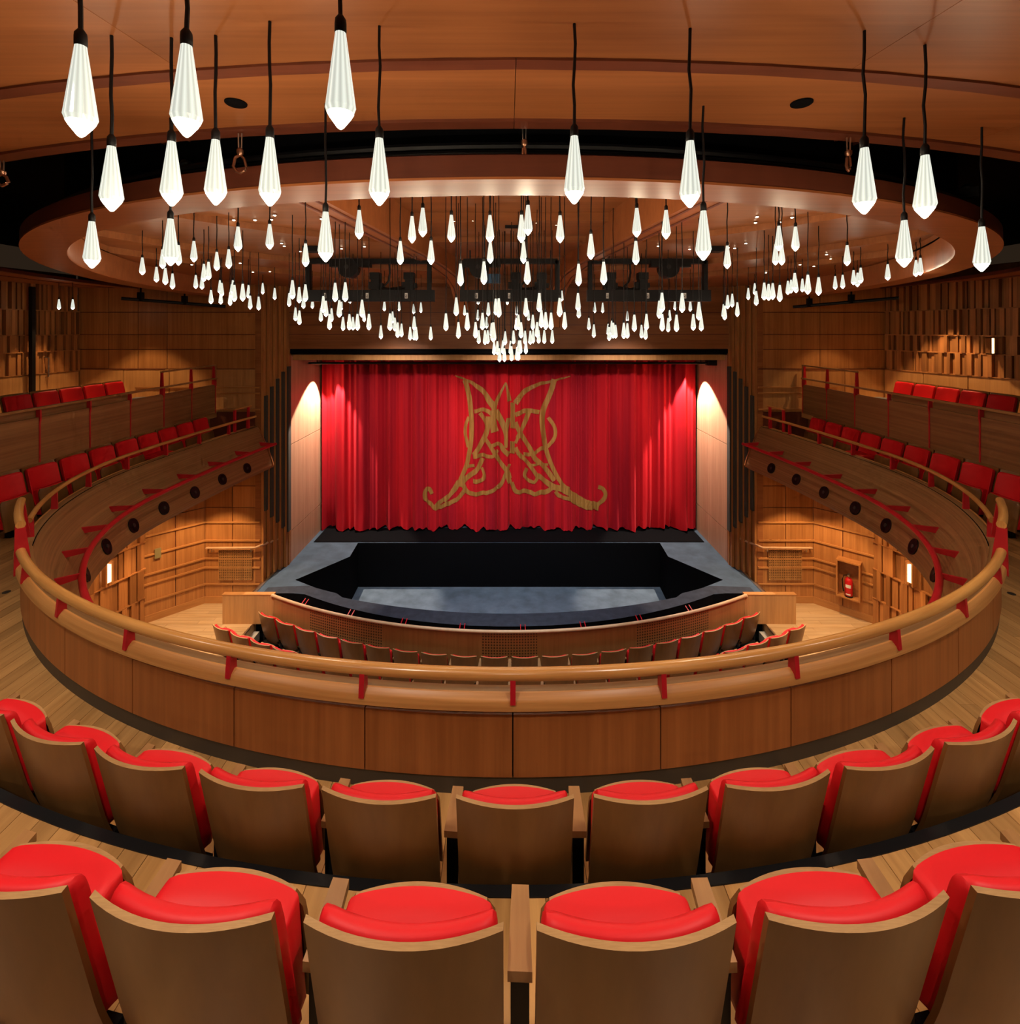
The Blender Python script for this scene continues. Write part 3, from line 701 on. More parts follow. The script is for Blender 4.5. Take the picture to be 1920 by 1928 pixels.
# handrails
def bracket(parent, s, zt, zb, wt=.03, wb=.06, off=.012):
    x, y, nx, ny = at_s(s); x += nx * (off - .012); y += ny * (off - .012); t = Vector((ny, -nx, 0)) * .016; n = Vector((nx, ny, 0))
    c = Vector((x, y, 0))
    pts = [c + n * (.050 - wb) + Vector((0, 0, Z(zb))), c + n * .058 + Vector((0, 0, Z(zb))), c + n * .045 + Vector((0, 0, Z(zt))), c + n * (.045 - wt - .02) + Vector((0, 0, Z(zt)))]
    MB().extr([p - t for p in pts], t * 2).build('bracket', M_REDM, parent)
def rail_obj(s0, s1, z, label, brs, r=.037, off=.012, zb=-2.235):
    root = empty('handrail', label=label, cat='handrail', group='handrails of the balcony front')
    m = MB()
    pth = spath(s0, s1, .06); seg = 14; prof = [(off + r * cos(2 * pi * k / seg), Z(z) + r * sin(2 * pi * k / seg)) for k in range(seg)]
    m.sweep(pth, prof, True); m.build('rail', M_OAK, root, True)
    for b in brs: bracket(root, b, z - r * .5, zb, off=off)
    return root
SFR = s_of_y(4.62)
rail_obj(-SFR, SFR, -2.08, 'long oak handrail curving along the front of the circle', [k * STEP for k in range(-5, 6) if abs(k * STEP) < SFR])
for s, nm in ((-1, 'left'), (1, 'right')):
    s0, s1 = s_of_y(4.58), s_of_y(5.22)
    rr = rail_obj(s * s0, s * s1, -1.83, 'short raised oak handrail on red plates at the %s bend of the balcony' % nm, [])
    for q, w in ((s0 + .02, .05), (s1 - .03, .06)):
        x, y, nx, ny = at_s(s * q); t = Vector((ny, -nx, 0)) * .03; n = Vector((nx, ny, 0)); c = Vector((x, y, 0))
        pts = [c - n * .06 + Vector((0, 0, Z(-2.2))), c + n * .06 + Vector((0, 0, Z(-2.3))), c + n * .05 + Vector((0, 0, Z(-1.86))), c - n * .02 + Vector((0, 0, Z(-1.86)))]
        MB().extr([p - t for p in pts], t * 2).build('bracket', M_REDM, rr)
    a, b = s * s0, s * s1
    MB().sweep(spath(a, b, .06), [(.0, Z(-2.2)), (.03, Z(-2.2)), (.03, Z(-1.87)), (.0, Z(-1.87))], True).build('plate', M_REDM, rr)
    brs = [s * s_of_y(y) for y in (5.45, 6.3, 7.2, 8.1, 9.0, 9.9, 10.8, 11.45)]
    rail_obj(s * s_of_y(5.3), s * SMAX, -2.09, 'slim oak handrail along the %s side balcony' % nm, brs, r=.028, off=-.04, zb=-2.33)
    e = empty('end_guard', label='small red post guard at the stage end of the %s side balcony' % nm, cat='guard rail', group='end guards')
    for y in (11.05, 11.5):
        x, yy, nx, ny = at_s(s * s_of_y(y)); MB().box((x - .02, yy - .03, Z(-2.32)), (x + .02, yy + .03, Z(-1.83))).build('post', M_REDM, e)
    p = [at_s(s * s_of_y(y)) for y in (11.02, 11.3, 11.6)]
    m = MB(); m.tube([(q[0], q[1], Z(-1.82)) for q in p], .02, 8); m.build('rail', M_OAK, e, True)
# red lighting bar slung inside the balcony front
bar = empty('lighting_bar', label='bright red tubular lighting bar slung around the inside of the balcony front', cat='lighting bar')
def bar_off(s):
    x, y, nx, ny = at_s(s); return .37 + .26 * min(1.0, max(0.0, (y - 3.0) / 5.0))
m = MB(); m.tube([(x - nx * o, y - ny * o, Z(-2.70)) for (x, y, nx, ny), o in [(at_s(q), bar_off(q)) for q in [-SMAX + .1 + (2 * SMAX - .2) * i / 240 for i in range(241)]]], .034, 12); m.build('tube', M_REDM, bar, True)
q = SMAX - .15
while q > .1:
    for s in (-1, 1):
        x, y, nx, ny = at_s(s * q); n = Vector((nx, ny, 0)); t = Vector((ny, -nx, 0)) * .014; c = Vector((x, y, Z(-2.70))); o = bar_off(q)
        pts = [c - n * o + Vector((0, 0, .025)), c - n * o - Vector((0, 0, .025)), c - n * .23 - Vector((0, 0, .05)), c - n * .23 + Vector((0, 0, .035))]
        MB().extr([p - t for p in pts], t * 2).build('arm', M_REDM, bar)
    q -= .86

# ---------------------------------------------------------------- seats
def sheet(m, fn, nu, nv, th):            # closed slab: fn(u, v) -> (point, normal), offset by th along the normal
    f, g = [], []
    for j in range(nv + 1):
        for i in range(nu + 1):
            p, n = fn(-1 + 2 * i / nu, j / nv); f.append(p); g.append(p + n * th)
    b = len(m.v); N = (nu + 1) * (nv + 1); m.v += [tuple(p) for p in f] + [tuple(p) for p in g]
    ix = lambda i, j, k: b + k * N + j * (nu + 1) + i
    def F4(*q, mat): m.f.append(q); m.mi.append(mat)
    for j in range(nv):
        for i in range(nu):
            F4(ix(i, j, 0), ix(i, j + 1, 0), ix(i + 1, j + 1, 0), ix(i + 1, j, 0), mat=0)
            F4(ix(i, j, 1), ix(i + 1, j, 1), ix(i + 1, j + 1, 1), ix(i, j + 1, 1), mat=0)
    for i in range(nu):
        F4(ix(i, 0, 0), ix(i + 1, 0, 0), ix(i + 1, 0, 1), ix(i, 0, 1), mat=0); F4(ix(i, nv, 0), ix(i, nv, 1), ix(i + 1, nv, 1), ix(i + 1, nv, 0), mat=1)
    for j in range(nv):
        F4(ix(0, j, 0), ix(0, j, 1), ix(0, j + 1, 1), ix(0, j + 1, 0), mat=0); F4(ix(nu, j, 0), ix(nu, j + 1, 0), ix(nu, j + 1, 1), ix(nu, j, 1), mat=0)
def back_y(z):                            # side profile of the back, leaning away from the stage
    y = -.10 * (z - .40) / .46
    if z < .46: y += .45 * (.46 - z) ** 2
    return y
def f_back(u, v):
    z = .14 + .72 * v; x = u * (.242 + .006 * v)
    return Vector((x, back_y(z) + .048 * u * u, z)), Vector((0, 1, .15)).normalized()
def cushion(m, w, prof, bow, seg=12, edge=.05):
    # prof: closed outline (y, z); w: half width; sides rounded in
    n = len(prof); cy = sum(p[0] for p in prof) / n; cz = sum(p[1] for p in prof) / n
    us = [-1, -.985, -.95, -.85] + [-.85 + 1.7 * i / seg for i in range(1, seg)] + [.85, .95, .985, 1]
    b = len(m.v)
    for u in us:
        k = {1: .80, .985: .92, .95: .975}.get(abs(u), 1.0)
        for (y, z) in prof:
            m.v.append((u * w, cy + (y - cy) * k + bow * u * u, cz + (z - cz) * k))
    for i in range(len(us) - 1):
        for j in range(n):
            m.f.append((b + i*n + j, b + i*n + (j+1) % n, b + (i+1)*n + (j+1) % n, b + (i+1)*n + j)); m.mi.append(0)
    m.f.append(tuple(b + j for j in range(n))); m.mi.append(0); e = b + (len(us) - 1) * n
    m.f.append(tuple(e + j for j in range(n - 1, -1, -1))); m.mi.append(0)
def back_prof():
    o = []
    zs = [.34 + .466 * i / 10 for i in range(11)]
    for z in zs: o.append((back_y(z) + .022, z))
    zt = .806; yt = back_y(zt)
    o += [(yt + .024, zt + .018), (yt + .036, zt + .030), (yt + .054, zt + .032), (yt + .070, zt + .022), (yt + .079, zt - .006)]
    for z in zs[::-1]: o.append((back_y(z) + .082, z - .02))
    return o
m = MB(); sheet(m, f_back, 14, 16, .016); ME_BACK = m.mesh('back_shell', [M_SHELL, M_PLY], True)
m = MB(); cushion(m, .230, back_prof(), .045); ME_BCUSH = m.mesh('back_cushion', M_LEATHER, True)
# tipped-up seat: cushion towards the back, plywood pan towards the stage
def f_pan(u, v):
    z = .28 + .398 * v; w = .218 if v < .85 else .218 - .026 * ((v - .85) / .15) ** 2
    return Vector((u * w, (.245 - .055 * v) - .035 * u * u * (.4 + .6 * v), z)), Vector((0, 1, .14)).normalized()
def tip_prof():
    o = [(.13, .31), (.112, .43), (.092, .535), (.080, .62), (.088, .657), (.115, .677), (.150, .685), (.190, .684), (.212, .49), (.236, .31)]
    return o
m = MB(); sheet(m, f_pan, 14, 10, .016); ME_PAN = m.mesh('seat_pan', [M_SHELL, M_PLY], True)
m = MB(); cushion(m, .212, tip_prof(), -.034); ME_SCUSH = m.mesh('seat_cushion', M_LEATHER, True)
def f_pand(u, v): return Vector((u * .222, .06 + .40 * v - .05 * u * u * v, .405)), Vector((0, 0, -1))
m = MB(); sheet(m, f_pand, 14, 8, .016); ME_PAND = m.mesh('seat_pan', [M_SHELL, M_PLY], True)
m = MB(); cushion(m, .212, [(.05, .41), (.05, .45), (.10, .475), (.30, .485), (.42, .47), (.45, .44), (.45, .41)], -.02); ME_SCUSHD = m.mesh('seat_cushion', M_LEATHER, True)
m = MB(); m.idx([(-.034, .09, .545), (.034, .09, .545), (.026, .26, .592), (-.026, .26, .592), (-.034, .09, .575), (.034, .09, .575), (.026, .26, .620), (-.026, .26, .620)],
                [(0,3,2,1),(4,5,6,7),(0,1,5,4),(1,2,6,5),(2,3,7,6),(3,0,4,7)]); ME_ARM = m.mesh('armrest', M_ARM)
m = MB(); m.box((-.026, .11, 0), (.026, .24, .548)); m.box((-.045, .10, 0), (.045, .28, .03)); ME_PED = m.mesh('pedestal', M_BLACK)
m = MB(); m.box((-.20, .02, .16), (.20, .16, .20)); m.box((-.24, .08, .24), (.24, .13, .29)); ME_BEAM = m.mesh('seat_beam', M_BLACK)
def seat(loc, rz, label, cat='seat', group=None, down=False, left_arm=False, arms=True, pitch=.56):
    r = empty('theatre_seat', loc, rz, label, cat, group)
    link('back_shell', ME_BACK, r); link('back_cushion', ME_BCUSH, r)
    link('seat_pan', ME_PAND if down else ME_PAN, r); link('seat_cushion', ME_SCUSHD if down else ME_SCUSH, r)
    if not arms and not down:
        for ch in r.children:
            if ch.name.startswith(('seat_pan', 'seat_cushion')): ch.location.z = -.13
    link('seat_beam', ME_BEAM, r)
    if not arms: link('pedestal', ME_PED, r, (0, -.03, -.36 * 0)).scale = (1, .6, .36)
    if arms:
        for sx in ([1, -1] if left_arm else [1]):
            link('armrest', ME_ARM, r, (sx * pitch / 2, 0, 0)); link('pedestal', ME_PED, r, (sx * pitch / 2, 0, 0))
    return r
def arc_row(n, Yc, R, pitch, zrel, label, group, half=False):
    for i in range(n):
        k = i - (n - 1) / 2; th = k * pitch / R
        seat((R * sin(th) , Yc - R * cos(th), Z(zrel)), th, label(i), 'seat', group, left_arm=(i == 0), pitch=pitch)
arc_row(11, RYC, RYC - 2.105, .578, -2.83, lambda i: 'red leather seat with plywood back against the balcony front, %s from the left' % ORD[i], 'first row of the circle')
arc_row(8, RYC, RYC - 1.25, .575, -2.33, lambda i: 'red seat with plywood back in the nearest row, %s from the left' % ORD[i], 'nearest row of the circle')
arc_row(20, 20.06, 10.85, .572, -7.0, lambda i: 'plywood-backed stalls seat facing the orchestra pit wall, %s from the left' % ORD[i], 'front row of the stalls')
arc_row(22, 20.9, 12.48, .572, -6.83, lambda i: 'stalls seat of the second row just above the balcony rail, %s from the left' % ORD[i], 'second row of the stalls')
for s, nm, rz in ((-1, 'left', -pi / 2), (1, 'right', pi / 2)):
    for k in range(9):
        dn = k == 5
        seat((s * 6.90, 6.66 + .53 * k, Z(-2.84)), rz,
             ('red seat with its cushion folded down on the %s side balcony' % nm) if dn else 'shaded red seat on the %s side balcony, %s from the stage' % (nm, ORD[8 - k]),
             'seat', 'seats of the %s side balcony' % nm, down=dn, arms=False)
    for k in range(5):
        seat((s * 8.50, 8.42 + .52 * k, Z(-1.98)), rz, 'bright red seat on the upper %s gallery, %s from the stage' % (nm, ORD[4 - k]), 'seat', 'seats of the %s gallery' % nm, arms=False)

# ---------------------------------------------------------------- side galleries
for s, nm in ((-1, 'left'), (1, 'right')):
    g = empty('gallery_parapet', label='dark timber gallery front with red posts and slim rail on the %s' % nm, cat='parapet', group='gallery fronts')
    ys = [5.53 + .876 * k for k in range(8)]
    for a, b in zip(ys[:-1], ys[1:]):
        piece('panel', M_GPANEL, g, (s * 7.02, (a + b) / 2, Z(-1.655)), (.03, b - a - .03, .69))
        if b < 9.5: piece('mesh_infill', M_GPANEL, g, (s * 7.06, (a + b) / 2, Z(-1.25)), (.008, b - a - .04, .13))
    for y in ys:
        m = MB(); m.extr([(s * 7.00, y - .012, Z(-2.0)), (s * 7.05, y - .012, Z(-2.0)), (s * 7.05, y - .012, Z(-1.18)), (s * 6.99, y - .012, Z(-1.18)), (s * 6.985, y - .012, Z(-1.32)), (s * 7.00, y - .012, Z(-1.4))], (0, .024, 0)); m.build('post', M_REDM, g)
    MB().box((s * 7.0 - .028, 5.0, Z(-1.19)), (s * 7.0 + .028, YW - .12, Z(-1.155))).build('rail', M_ARM, g)
    h = empty('gallery_guard', label='raised guard rail with three red posts at the stage end of the %s gallery' % nm, cat='guard rail', group='gallery guards')
    for y in (9.86, 10.77, 11.6):
        m = MB(); m.extr([(s * 6.97, y - .015, Z(-1.33)), (s * 7.05, y - .015, Z(-1.33)), (s * 7.03, y - .015, Z(-.87)), (s * 6.99, y - .015, Z(-.87))], (0, .03, 0)); m.build('post', M_REDM, h)
    MB().box((s * 7.0 - .022, 9.82, Z(-.875)), (s * 7.0 + .022, 11.66, Z(-.845))).build('rail', M_ARM, h)
    MB().box((s * 7.0 - .02, 11.62, Z(-1.15)), (s * 7.0 + .02, 11.66, Z(-.86))).build('rail_return', M_ARM, h)
    # folded programme sheets on the ledge
    m = MB(); m.box((-.10, -.14, 0), (.10, .14, .012)); m.box((-.07, -.16, .012), (.09, .10, .022))
    o = m.build('programme_stack', M_CARPET, None, loc=(s * 7.16, 9.42, Z(-1.98) + .64)); o.rotation_euler = (0, 0, .3)
    tag(o, 'pale papers lying behind the %s gallery rail' % nm, 'papers', 'papers on the galleries')
    MB().box((s * 7.08 if s > 0 else -7.28, 9.2, Z(-1.98)), (7.28 if s > 0 else s * 7.08, 9.64, Z(-1.98) + .64)).build('ledge', M_GPANEL, g)

# ---------------------------------------------------------------- stage curtain with gold emblem
CY = 14.55
def fold(x): return .050 * sin(x * 13.0 + 1.6 * sin(x * 1.9) + .7) + .026 * sin(x * 27.0 + 2.4 * sin(x * 2.7)) + .010 * sin(x * 47.0 + 2 * sin(x * 3.3)) + .05 * sin(x * 3.1 + .5 * sin(x * 5))
def hem(x): return -5.93 + .035 * sin(x * 9.5 + 1.2) + .02 * sin(x * 23.0)
EMB = {  # strokes: points in a 1920-px-wide enlargement of the curtain centre, then start and end width
 'L': [((390,85,490,130,560,160,660,240,720,330,770,385),10,70),((480,130,520,280,535,400,545,520,540,700,520,830,495,940,450,1050,400,1150,340,1220,280,1290),50,34),
  ((870,150,800,290,760,400,750,520,765,620),14,75),((870,150,890,240,905,330),14,42),((770,420,840,540,870,640,875,760),70,24),((570,425,640,410,700,420,760,470),36,40),
  ((625,440,680,530,690,600,670,680),38,24),((520,480,490,550,482,640,500,720,515,770),30,34),((705,470,700,560,680,640,620,760,565,840),50,44),((670,670,740,780,800,880,880,990,905,1070),34,44),
  ((730,750,810,735,850,790,900,840),34,46),((900,490,875,600,870,770),44,30),((560,855,650,840,740,850,795,795),40,30),((650,870,600,970,520,1040,470,1090,440,1150),44,46),
  ((575,935,530,945,480,965),26,34),((640,960,665,1030,640,1080,560,1085),24,44),((905,930,870,1010,810,1130,700,1190,590,1205,500,1190,440,1090),30,46),
  ((480,1180,420,1250,350,1290,270,1330,200,1340,160,1300,110,1260,105,1190,140,1155,172,1205),40,36),((420,1080,370,1170,320,1240,230,1300,190,1350),30,44),((875,1000,900,1080,912,1110),40,40)],
 'R': [((935,345,935,500,935,590),44,44),((932,715,932,830),44,44),((1480,90,1340,130,1200,165,1060,230,960,350),8,56),
  ((1330,120,1290,250,1230,400,1215,520,1230,660,1250,780,1290,900,1340,1010,1400,1110,1470,1160),52,34),((960,460,1080,420,1190,440),44,40),((1090,430,1040,560,980,680),44,36),
  ((960,530,1010,640,1100,780,1150,880,1250,970,1330,1080),40,46),((1270,480,1330,570,1335,660,1280,740,1200,790,1130,830,1040,840),34,36),((960,730,1000,650),30,30),
  ((960,770,1000,840,1080,920,1140,1000,1170,1060,1130,1100,1050,1050,1070,970),40,30),((1170,1040,1250,1090,1330,1140,1460,1190,1580,1270,1730,1330),46,64),((1100,940,1270,925),26,22),
  ((925,1105,970,1190,1080,1190,1160,1215,1260,1180,1330,1130),40,44),((1340,1180,1380,1230,1480,1255,1560,1310,1640,1340,1730,1345),34,40),((1735,1375,1745,1320,1790,1270,1815,1210,1790,1160,1750,1150),30,40),
  ((1390,1120,1500,1200,1600,1270),34,34)]}
def crom(p, n=8):
    out = []
    for i in range(len(p) - 1):
        a, b, c, d = p[max(i-1, 0)], p[i], p[i+1], p[min(i+2, len(p)-1)]
        for k in range(n):
            t = k / n; out.append(tuple(.5 * (2*b[q] + (c[q]-a[q])*t + (2*a[q]-5*b[q]+4*c[q]-d[q])*t*t + (3*b[q]-a[q]-3*c[q]+d[q])*t**3) for q in (0, 1)))
    return out + [p[-1]]
for s, nm in ((-1, 'left'), (1, 'right')):
    def fn(u, v):
        x = s * (.004 + 5.556 * u); z0 = hem(x); z = z0 + (Z(-.85) - CZ - z0) * v
        k = 1.0 + .9 * max(0, .10 - v) / .10
        return (x, CY + fold(x) * k, CZ + z)
    m = MB(); m.grid(fn, 420, 16); cu = m.build('stage_curtain', M_CURT, None, True)
    tag(cu, 'red velvet house curtain, %s half, with gold ribbon emblem' % nm, 'curtain', 'house curtains')
    m = MB()
    for pts, w0, w1 in EMB['L' if s < 0 else 'R']:
        p = crom(list(zip(pts[0::2], pts[1::2])), 10); n = len(p)
        for i in range(n - 1):
            def edge(j):
                a, b = p[max(j-1, 0)], p[min(j+1, n-1)]; tx, ty = b[0]-a[0], b[1]-a[1]; l = math.hypot(tx, ty) or 1
                w = (w0 + (w1 - w0) * j / (n - 1)) / 2; return (-ty / l * w, tx / l * w)
            e0, e1 = edge(i), edge(i + 1)
            for q in range(5):
                f0, f1 = -1 + .4 * q, -.6 + .4 * q; quad = []
                for (pp, ee, f) in ((p[i], e0, f0), (p[i+1], e1, f0), (p[i+1], e1, f1), (p[i], e0, f1)):
                    ex, ey = 780 + (pp[0] + ee[0] * f) / 5.053, 690 + (pp[1] + ee[1] * f) / 5.053
                    v = P(ex, ey, CY); quad.append((v.x, CY + fold(v.x) - .022, v.z))
                m.face(quad)
    em = m.build('emblem', M_GOLD, cu, False, False); em['label'] = 'gold ribbon emblem'
# lighting barrel under the lintel
lb = empty('lighting_barrel', label='long black lighting barrel hung under the proscenium lintel', cat='lighting bar')
m = MB(); m.tube([(-5.45, 13.3, Z(-.92)), (5.65, 13.3, Z(-.92))], .030, 10); m.build('lower_tube', M_BLACK, lb, True)
m = MB(); m.tube([(-5.2, 13.3, Z(-.82)), (5.5, 13.3, Z(-.82))], .018, 10); m.build('upper_tube', M_BLACK, lb, True)
for k in range(-6, 7): MB().box((k * .87 - .008, 13.29, Z(-.92)), (k * .87 + .008, 13.31, Z(-.72))).build('hanger', M_BLACK, lb)
MB().box((5.38, 13.2, Z(-.98)), (5.72, 13.4, Z(-.80))).build('junction_box', M_BLACK, lb)
for s in (-1, 1):
    e = empty('reveal_lamp', (s * 5.25, 13.95, Z(-.80)), label='small white lamp aimed down the %s proscenium reveal' % ('left' if s < 0 else 'right'), cat='lamp', group='reveal lamps')
    m = MB(); m.lathe([(.03, .07), (.055, .03), (.06, -.02), (.045, -.03)], 12); m.build('housing', M_WHITE, e, True)
    MB().box((-.01, -.01, .06), (.01, .01, .10)).build('stem', M_BLACK, e)
    MB().lathe([(.042, -.031), (.03, -.034)], 12).build('lens', M_LIGHT, e)

# ---------------------------------------------------------------- orchestra pit wall
PW = [(t, 11.2 * sin(t), 20.8 - 11.2 * cos(t)) for t in [-.488 + .976 * i / 80 for i in range(81)]]
pit = empty('pit_wall_front', label='curved timber orchestra pit wall with perforated panels and pale rail', cat='pit wall')
cuts = [0, 8, 21, 36, 44, 59, 72, 80]
for i, (a, b) in enumerate(zip(cuts[:-1], cuts[1:])):
    p = [(x, y, sin(t), -cos(t)) for t, x, y in PW[a:b + 1]]
    MB().sweep(p, [(0, Z(-5.96)), (0, Z(-7.0)), (-.05, Z(-7.0)), (-.05, Z(-5.96))], True).build('panel', M_PERF if i in (1, 3, 5) else M_PITWOOD, pit)
m = MB(); m.tube([(x + sin(t) * .03, y - cos(t) * .03, Z(-5.925)) for t, x, y in PW], .032, 10); m.build('rail', M_RAILP, pit, True)
for i in range(6, 76, 9):
    for di in (-.6, .6):
        t = PW[i][0] + di * .007; MB().box((11.12 * sin(t) - .008, 20.8 - 11.12 * cos(t), Z(-5.99)), (11.12 * sin(t) + .008, 20.8 - 11.12 * cos(t) + .22, Z(-5.975))).build('tie_bar', M_REDM, pit)
for s, nm in ((-1, 'left'), (1, 'right')):
    lw = empty('stage_side_wall', label='low plain timber wall at the %s corner of the stage' % nm, cat='low wall', group='low stage walls')
    MB().box((min(s * 5.27, s * 6.42), 10.94, Z(-6.6)), (max(s * 5.27, s * 6.42), 11.04, Z(-5.955))).build('board', M_PALE, lw)
    MB().box((min(s * 5.27, s * 6.43), 10.93, Z(-5.955)), (max(s * 5.27, s * 6.43), 11.05, Z(-5.935))).build('capping', M_BATTEN, lw)
    m = MB(); x1 = 11.2 * sin(.488); m.tube([(s * (x1 - .02), 10.87, Z(-5.925)), (s * (x1 + .02), 10.88, Z(-5.925)), (s * (x1 + .05), 10.92, Z(-5.98))], .032, 10); m.build('rail_end', M_RAILP, lw, True)
# ---------------------------------------------------------------- details beside the stage
for s, nm in ((-1, 'left'), (1, 'right')):
    g = empty('vent_grille', label='square lattice vent grille below the handrail on the %s stage wall' % nm, cat='grille', group='vent grilles')
    x0, x1 = 6.19, 6.98; z0, z1 = -6.03, -5.31; yy = YW - .05; m = MB(); n = 18
    if s < 0: xa, xb = -x1, -x0
    else: xa, xb = x0 + .06, x1 + .06
    for i in range(n + 1):
        x = xa + (xb - xa) * i / n; m.box((x - .0065, yy, Z(z0)), (x + .0065, yy + .02, Z(z1)))
        z = z0 + (z1 - z0) * i / n; m.box((xa, yy, Z(z) - .0065), (xb, yy + .02, Z(z) + .0065))
    m.build('lattice', M_PALE, g)
    MB().box((xa, yy + .02, Z(z0)), (xb, yy + .035, Z(z1))).build('backing', M_VOID, g)
    h = empty('wall_handrail', label='pale cranked handrail on the %s stage wall' % nm, cat='handrail', group='stage wall handrails')
    m = MB(); m.tube([(s * 7.24, YW - .03, Z(-5.26)), (s * 7.24, YW - .11, Z(-5.24)), (s * 7.2, YW - .12, Z(-5.23)), (s * 6.06, YW - .12, Z(-5.22)), (s * 5.98, YW - .10, Z(-5.19)), (s * 5.72, 12.35, Z(-5.25))], .026, 10); m.build('rail', M_RAILP, h, True)
    for x in (7.12, 6.18):
        m = MB(); m.tube([(s * x, YW, Z(-5.33)), (s * x, YW - .10, Z(-5.33)), (s * x, YW - .12, Z(-5.25))], .010, 8); m.build('bracket', M_STEEL, h, True)
    m = MB(); m.tube([(s * 8.15, 9.75, Z(-5.98)), (s * 8.15, 9.6, Z(-5.95)), (s * 8.35, 8.7, Z(-5.85))], .026, 10)
    h2 = empty('stair_handrail', label='short pale stair handrail by the %s slatted wall' % nm, cat='handrail', group='stair handrails')
    m.build('rail', M_RAILP, h2, True)
    m = MB(); m.tube([(s * 8.16, 9.66, Z(-5.97)), (s * 8.16, 9.66, Z(-6.05)), (s * 8.5, 9.66, Z(-6.05))], .01, 8); m.build('bracket', M_STEEL, h2, True)
    MB().box((s * 8.3 - .05, 8.7, Z(-6.6)), (s * 8.3 + .05, 9.7, Z(-6.12))).build('kerb', M_PALE, h2)
    # sconces set into the slats
    c = Vector((s * 8.37, 10.13, Z(-5.06))); e = empty('wall_sconce', c, 0, 'glowing glass sconce set in the %s slatted wall' % nm, 'wall lamp', 'sconces')
    dx, dy = (-.96 * s, -.27); tx, ty = (-dy, dx)
    m = MB(); m.extr([(tx * -.045, ty * -.045, -.18), (tx * .045, ty * .045, -.18), (tx * .045, ty * .045, .18), (tx * -.045, ty * -.045, .18)], (dx * .10, dy * .10, 0)); m.build('glass', M_SCONCE, e)
    m = MB()
    for q in (-.062, .062): m.extr([(tx * (q - .015), ty * (q - .015), -.24), (tx * (q + .015), ty * (q + .015), -.24), (tx * (q + .015), ty * (q + .015), .24), (tx * (q - .015), ty * (q - .015), .24)], (dx * .12, dy * .12, 0))
    m.build('frame', M_SLAT, e)
e = empty('wall_sconce', P(1865, 651, 9.60), 0, 'small glowing sconce on the upper right slatted wall', 'wall lamp', 'sconces')
MB().box((-.028, -.04, -.15), (.028, .04, .15)).build('glass', M_SCONCE, e)
m = MB(); m.box((-.05, -.05, -.17), (.16, .05, -.15)); m.box((-.05, -.05, .15), (.16, .05, .17)); m.box((.03, -.05, -.17), (.05, .05, .17)); m.box((-.05, -.05, -.17), (-.03, .05, .17)); m.build('frame', M_SLAT, e)
# fire extinguisher in its niche on the right
q0, q1 = Vector((7.34, YW, 0)), Vector((8.2, 10.96, 0)); d = (q1 - q0).normalized(); nrm = Vector((-d.y, d.x, 0)) * -1
cpt = q0 + d * .74; ang = math.atan2(d.y, d.x)
ni = empty('extinguisher_niche', (cpt.x, cpt.y, Z(-5.72)), ang, 'recessed timber box in the right stage wall', 'niche')
m = MB()
for a, b in (((-.23, -.25, -.42), (.23, .0, -.39)), ((-.23, -.25, .40), (.23, .0, .43)), ((-.23, -.25, -.39), (-.20, .0, .40)), ((.20, -.25, -.39), (.23, .0, .40))): m.box(a, b)
m.build('frame', M_WALL, ni); MB().box((-.2, -.065, -.39), (.2, -.05, .4)).build('back_board', M_WALLD, ni)
fe = empty('fire_extinguisher', (cpt.x + nrm.x * .155, cpt.y + nrm.y * .155, Z(-6.108)), ang, 'red fire extinguisher standing in the wall niche', 'fire extinguisher')
MB().lathe([(.07, 0), (.078, .02), (.078, .36), (.06, .41), (.03, .435), (.022, .45)], 18).build('cylinder', M_EXT, fe, True)
MB().lathe([(.08, -.001), (.081, .035)], 18).build('foot_ring', M_BLACK, fe)
m = MB(); m.lathe([(.024, .45), (.024, .49), (.012, .50)], 12); m.box((-.02, -.07, .495), (.02, .05, .51)); m.build('valve', M_STEEL, fe, True)
m = MB(); m.tube([(-.02, 0, .48), (-.09, -.01, .46), (-.12, -.02, .36), (-.11, -.03, .2), (-.095, -.03, .1)], .013, 8); m.build('hose', M_BLACK, fe, True)
m = MB(); m.grid(lambda u, v: (.0795 * sin(-.7 + 1.4 * u), -.0795 * cos(-.7 + 1.4 * u), .22 + .07 * v), 8, 1); m.grid(lambda u, v: (.0795 * sin(-.6 + 1.2 * u), -.0795 * cos(-.6 + 1.2 * u), .06 + .025 * v), 8, 1); m.build('printed_label', M_WHITE, fe)
# switch plate on the left, door gear on the upper left wall
tag(MB().box((0, 0, 0), (.12, .02, .22)).build('switch_plate', M_SWITCH, None, loc=(-8.02, 11.06, Z(-5.2))), 'olive metal switch plate on the left stage wall', 'switch plate').rotation_euler = (0, 0, .77)
tag(MB().box((-.04, -.04, 0), (.04, .04, 2.9)).build('equipment_post', M_BLACK, None, loc=(-10.30, 10.55, Z(-1.98))), 'dark vertical post in front of the upper left slatted wall', 'post')
h = empty('pull_handle', label='slim steel pull handle on the upper left slatted wall', cat='handle')
m = MB(); m.tube([(-10.44, 10.95, Z(-.62)), (-10.32, 10.95, Z(-.64)), (-10.32, 10.95, Z(-1.06)), (-10.44, 10.95, Z(-1.08))], .014, 8); m.build('bar', M_STEEL, h, True)
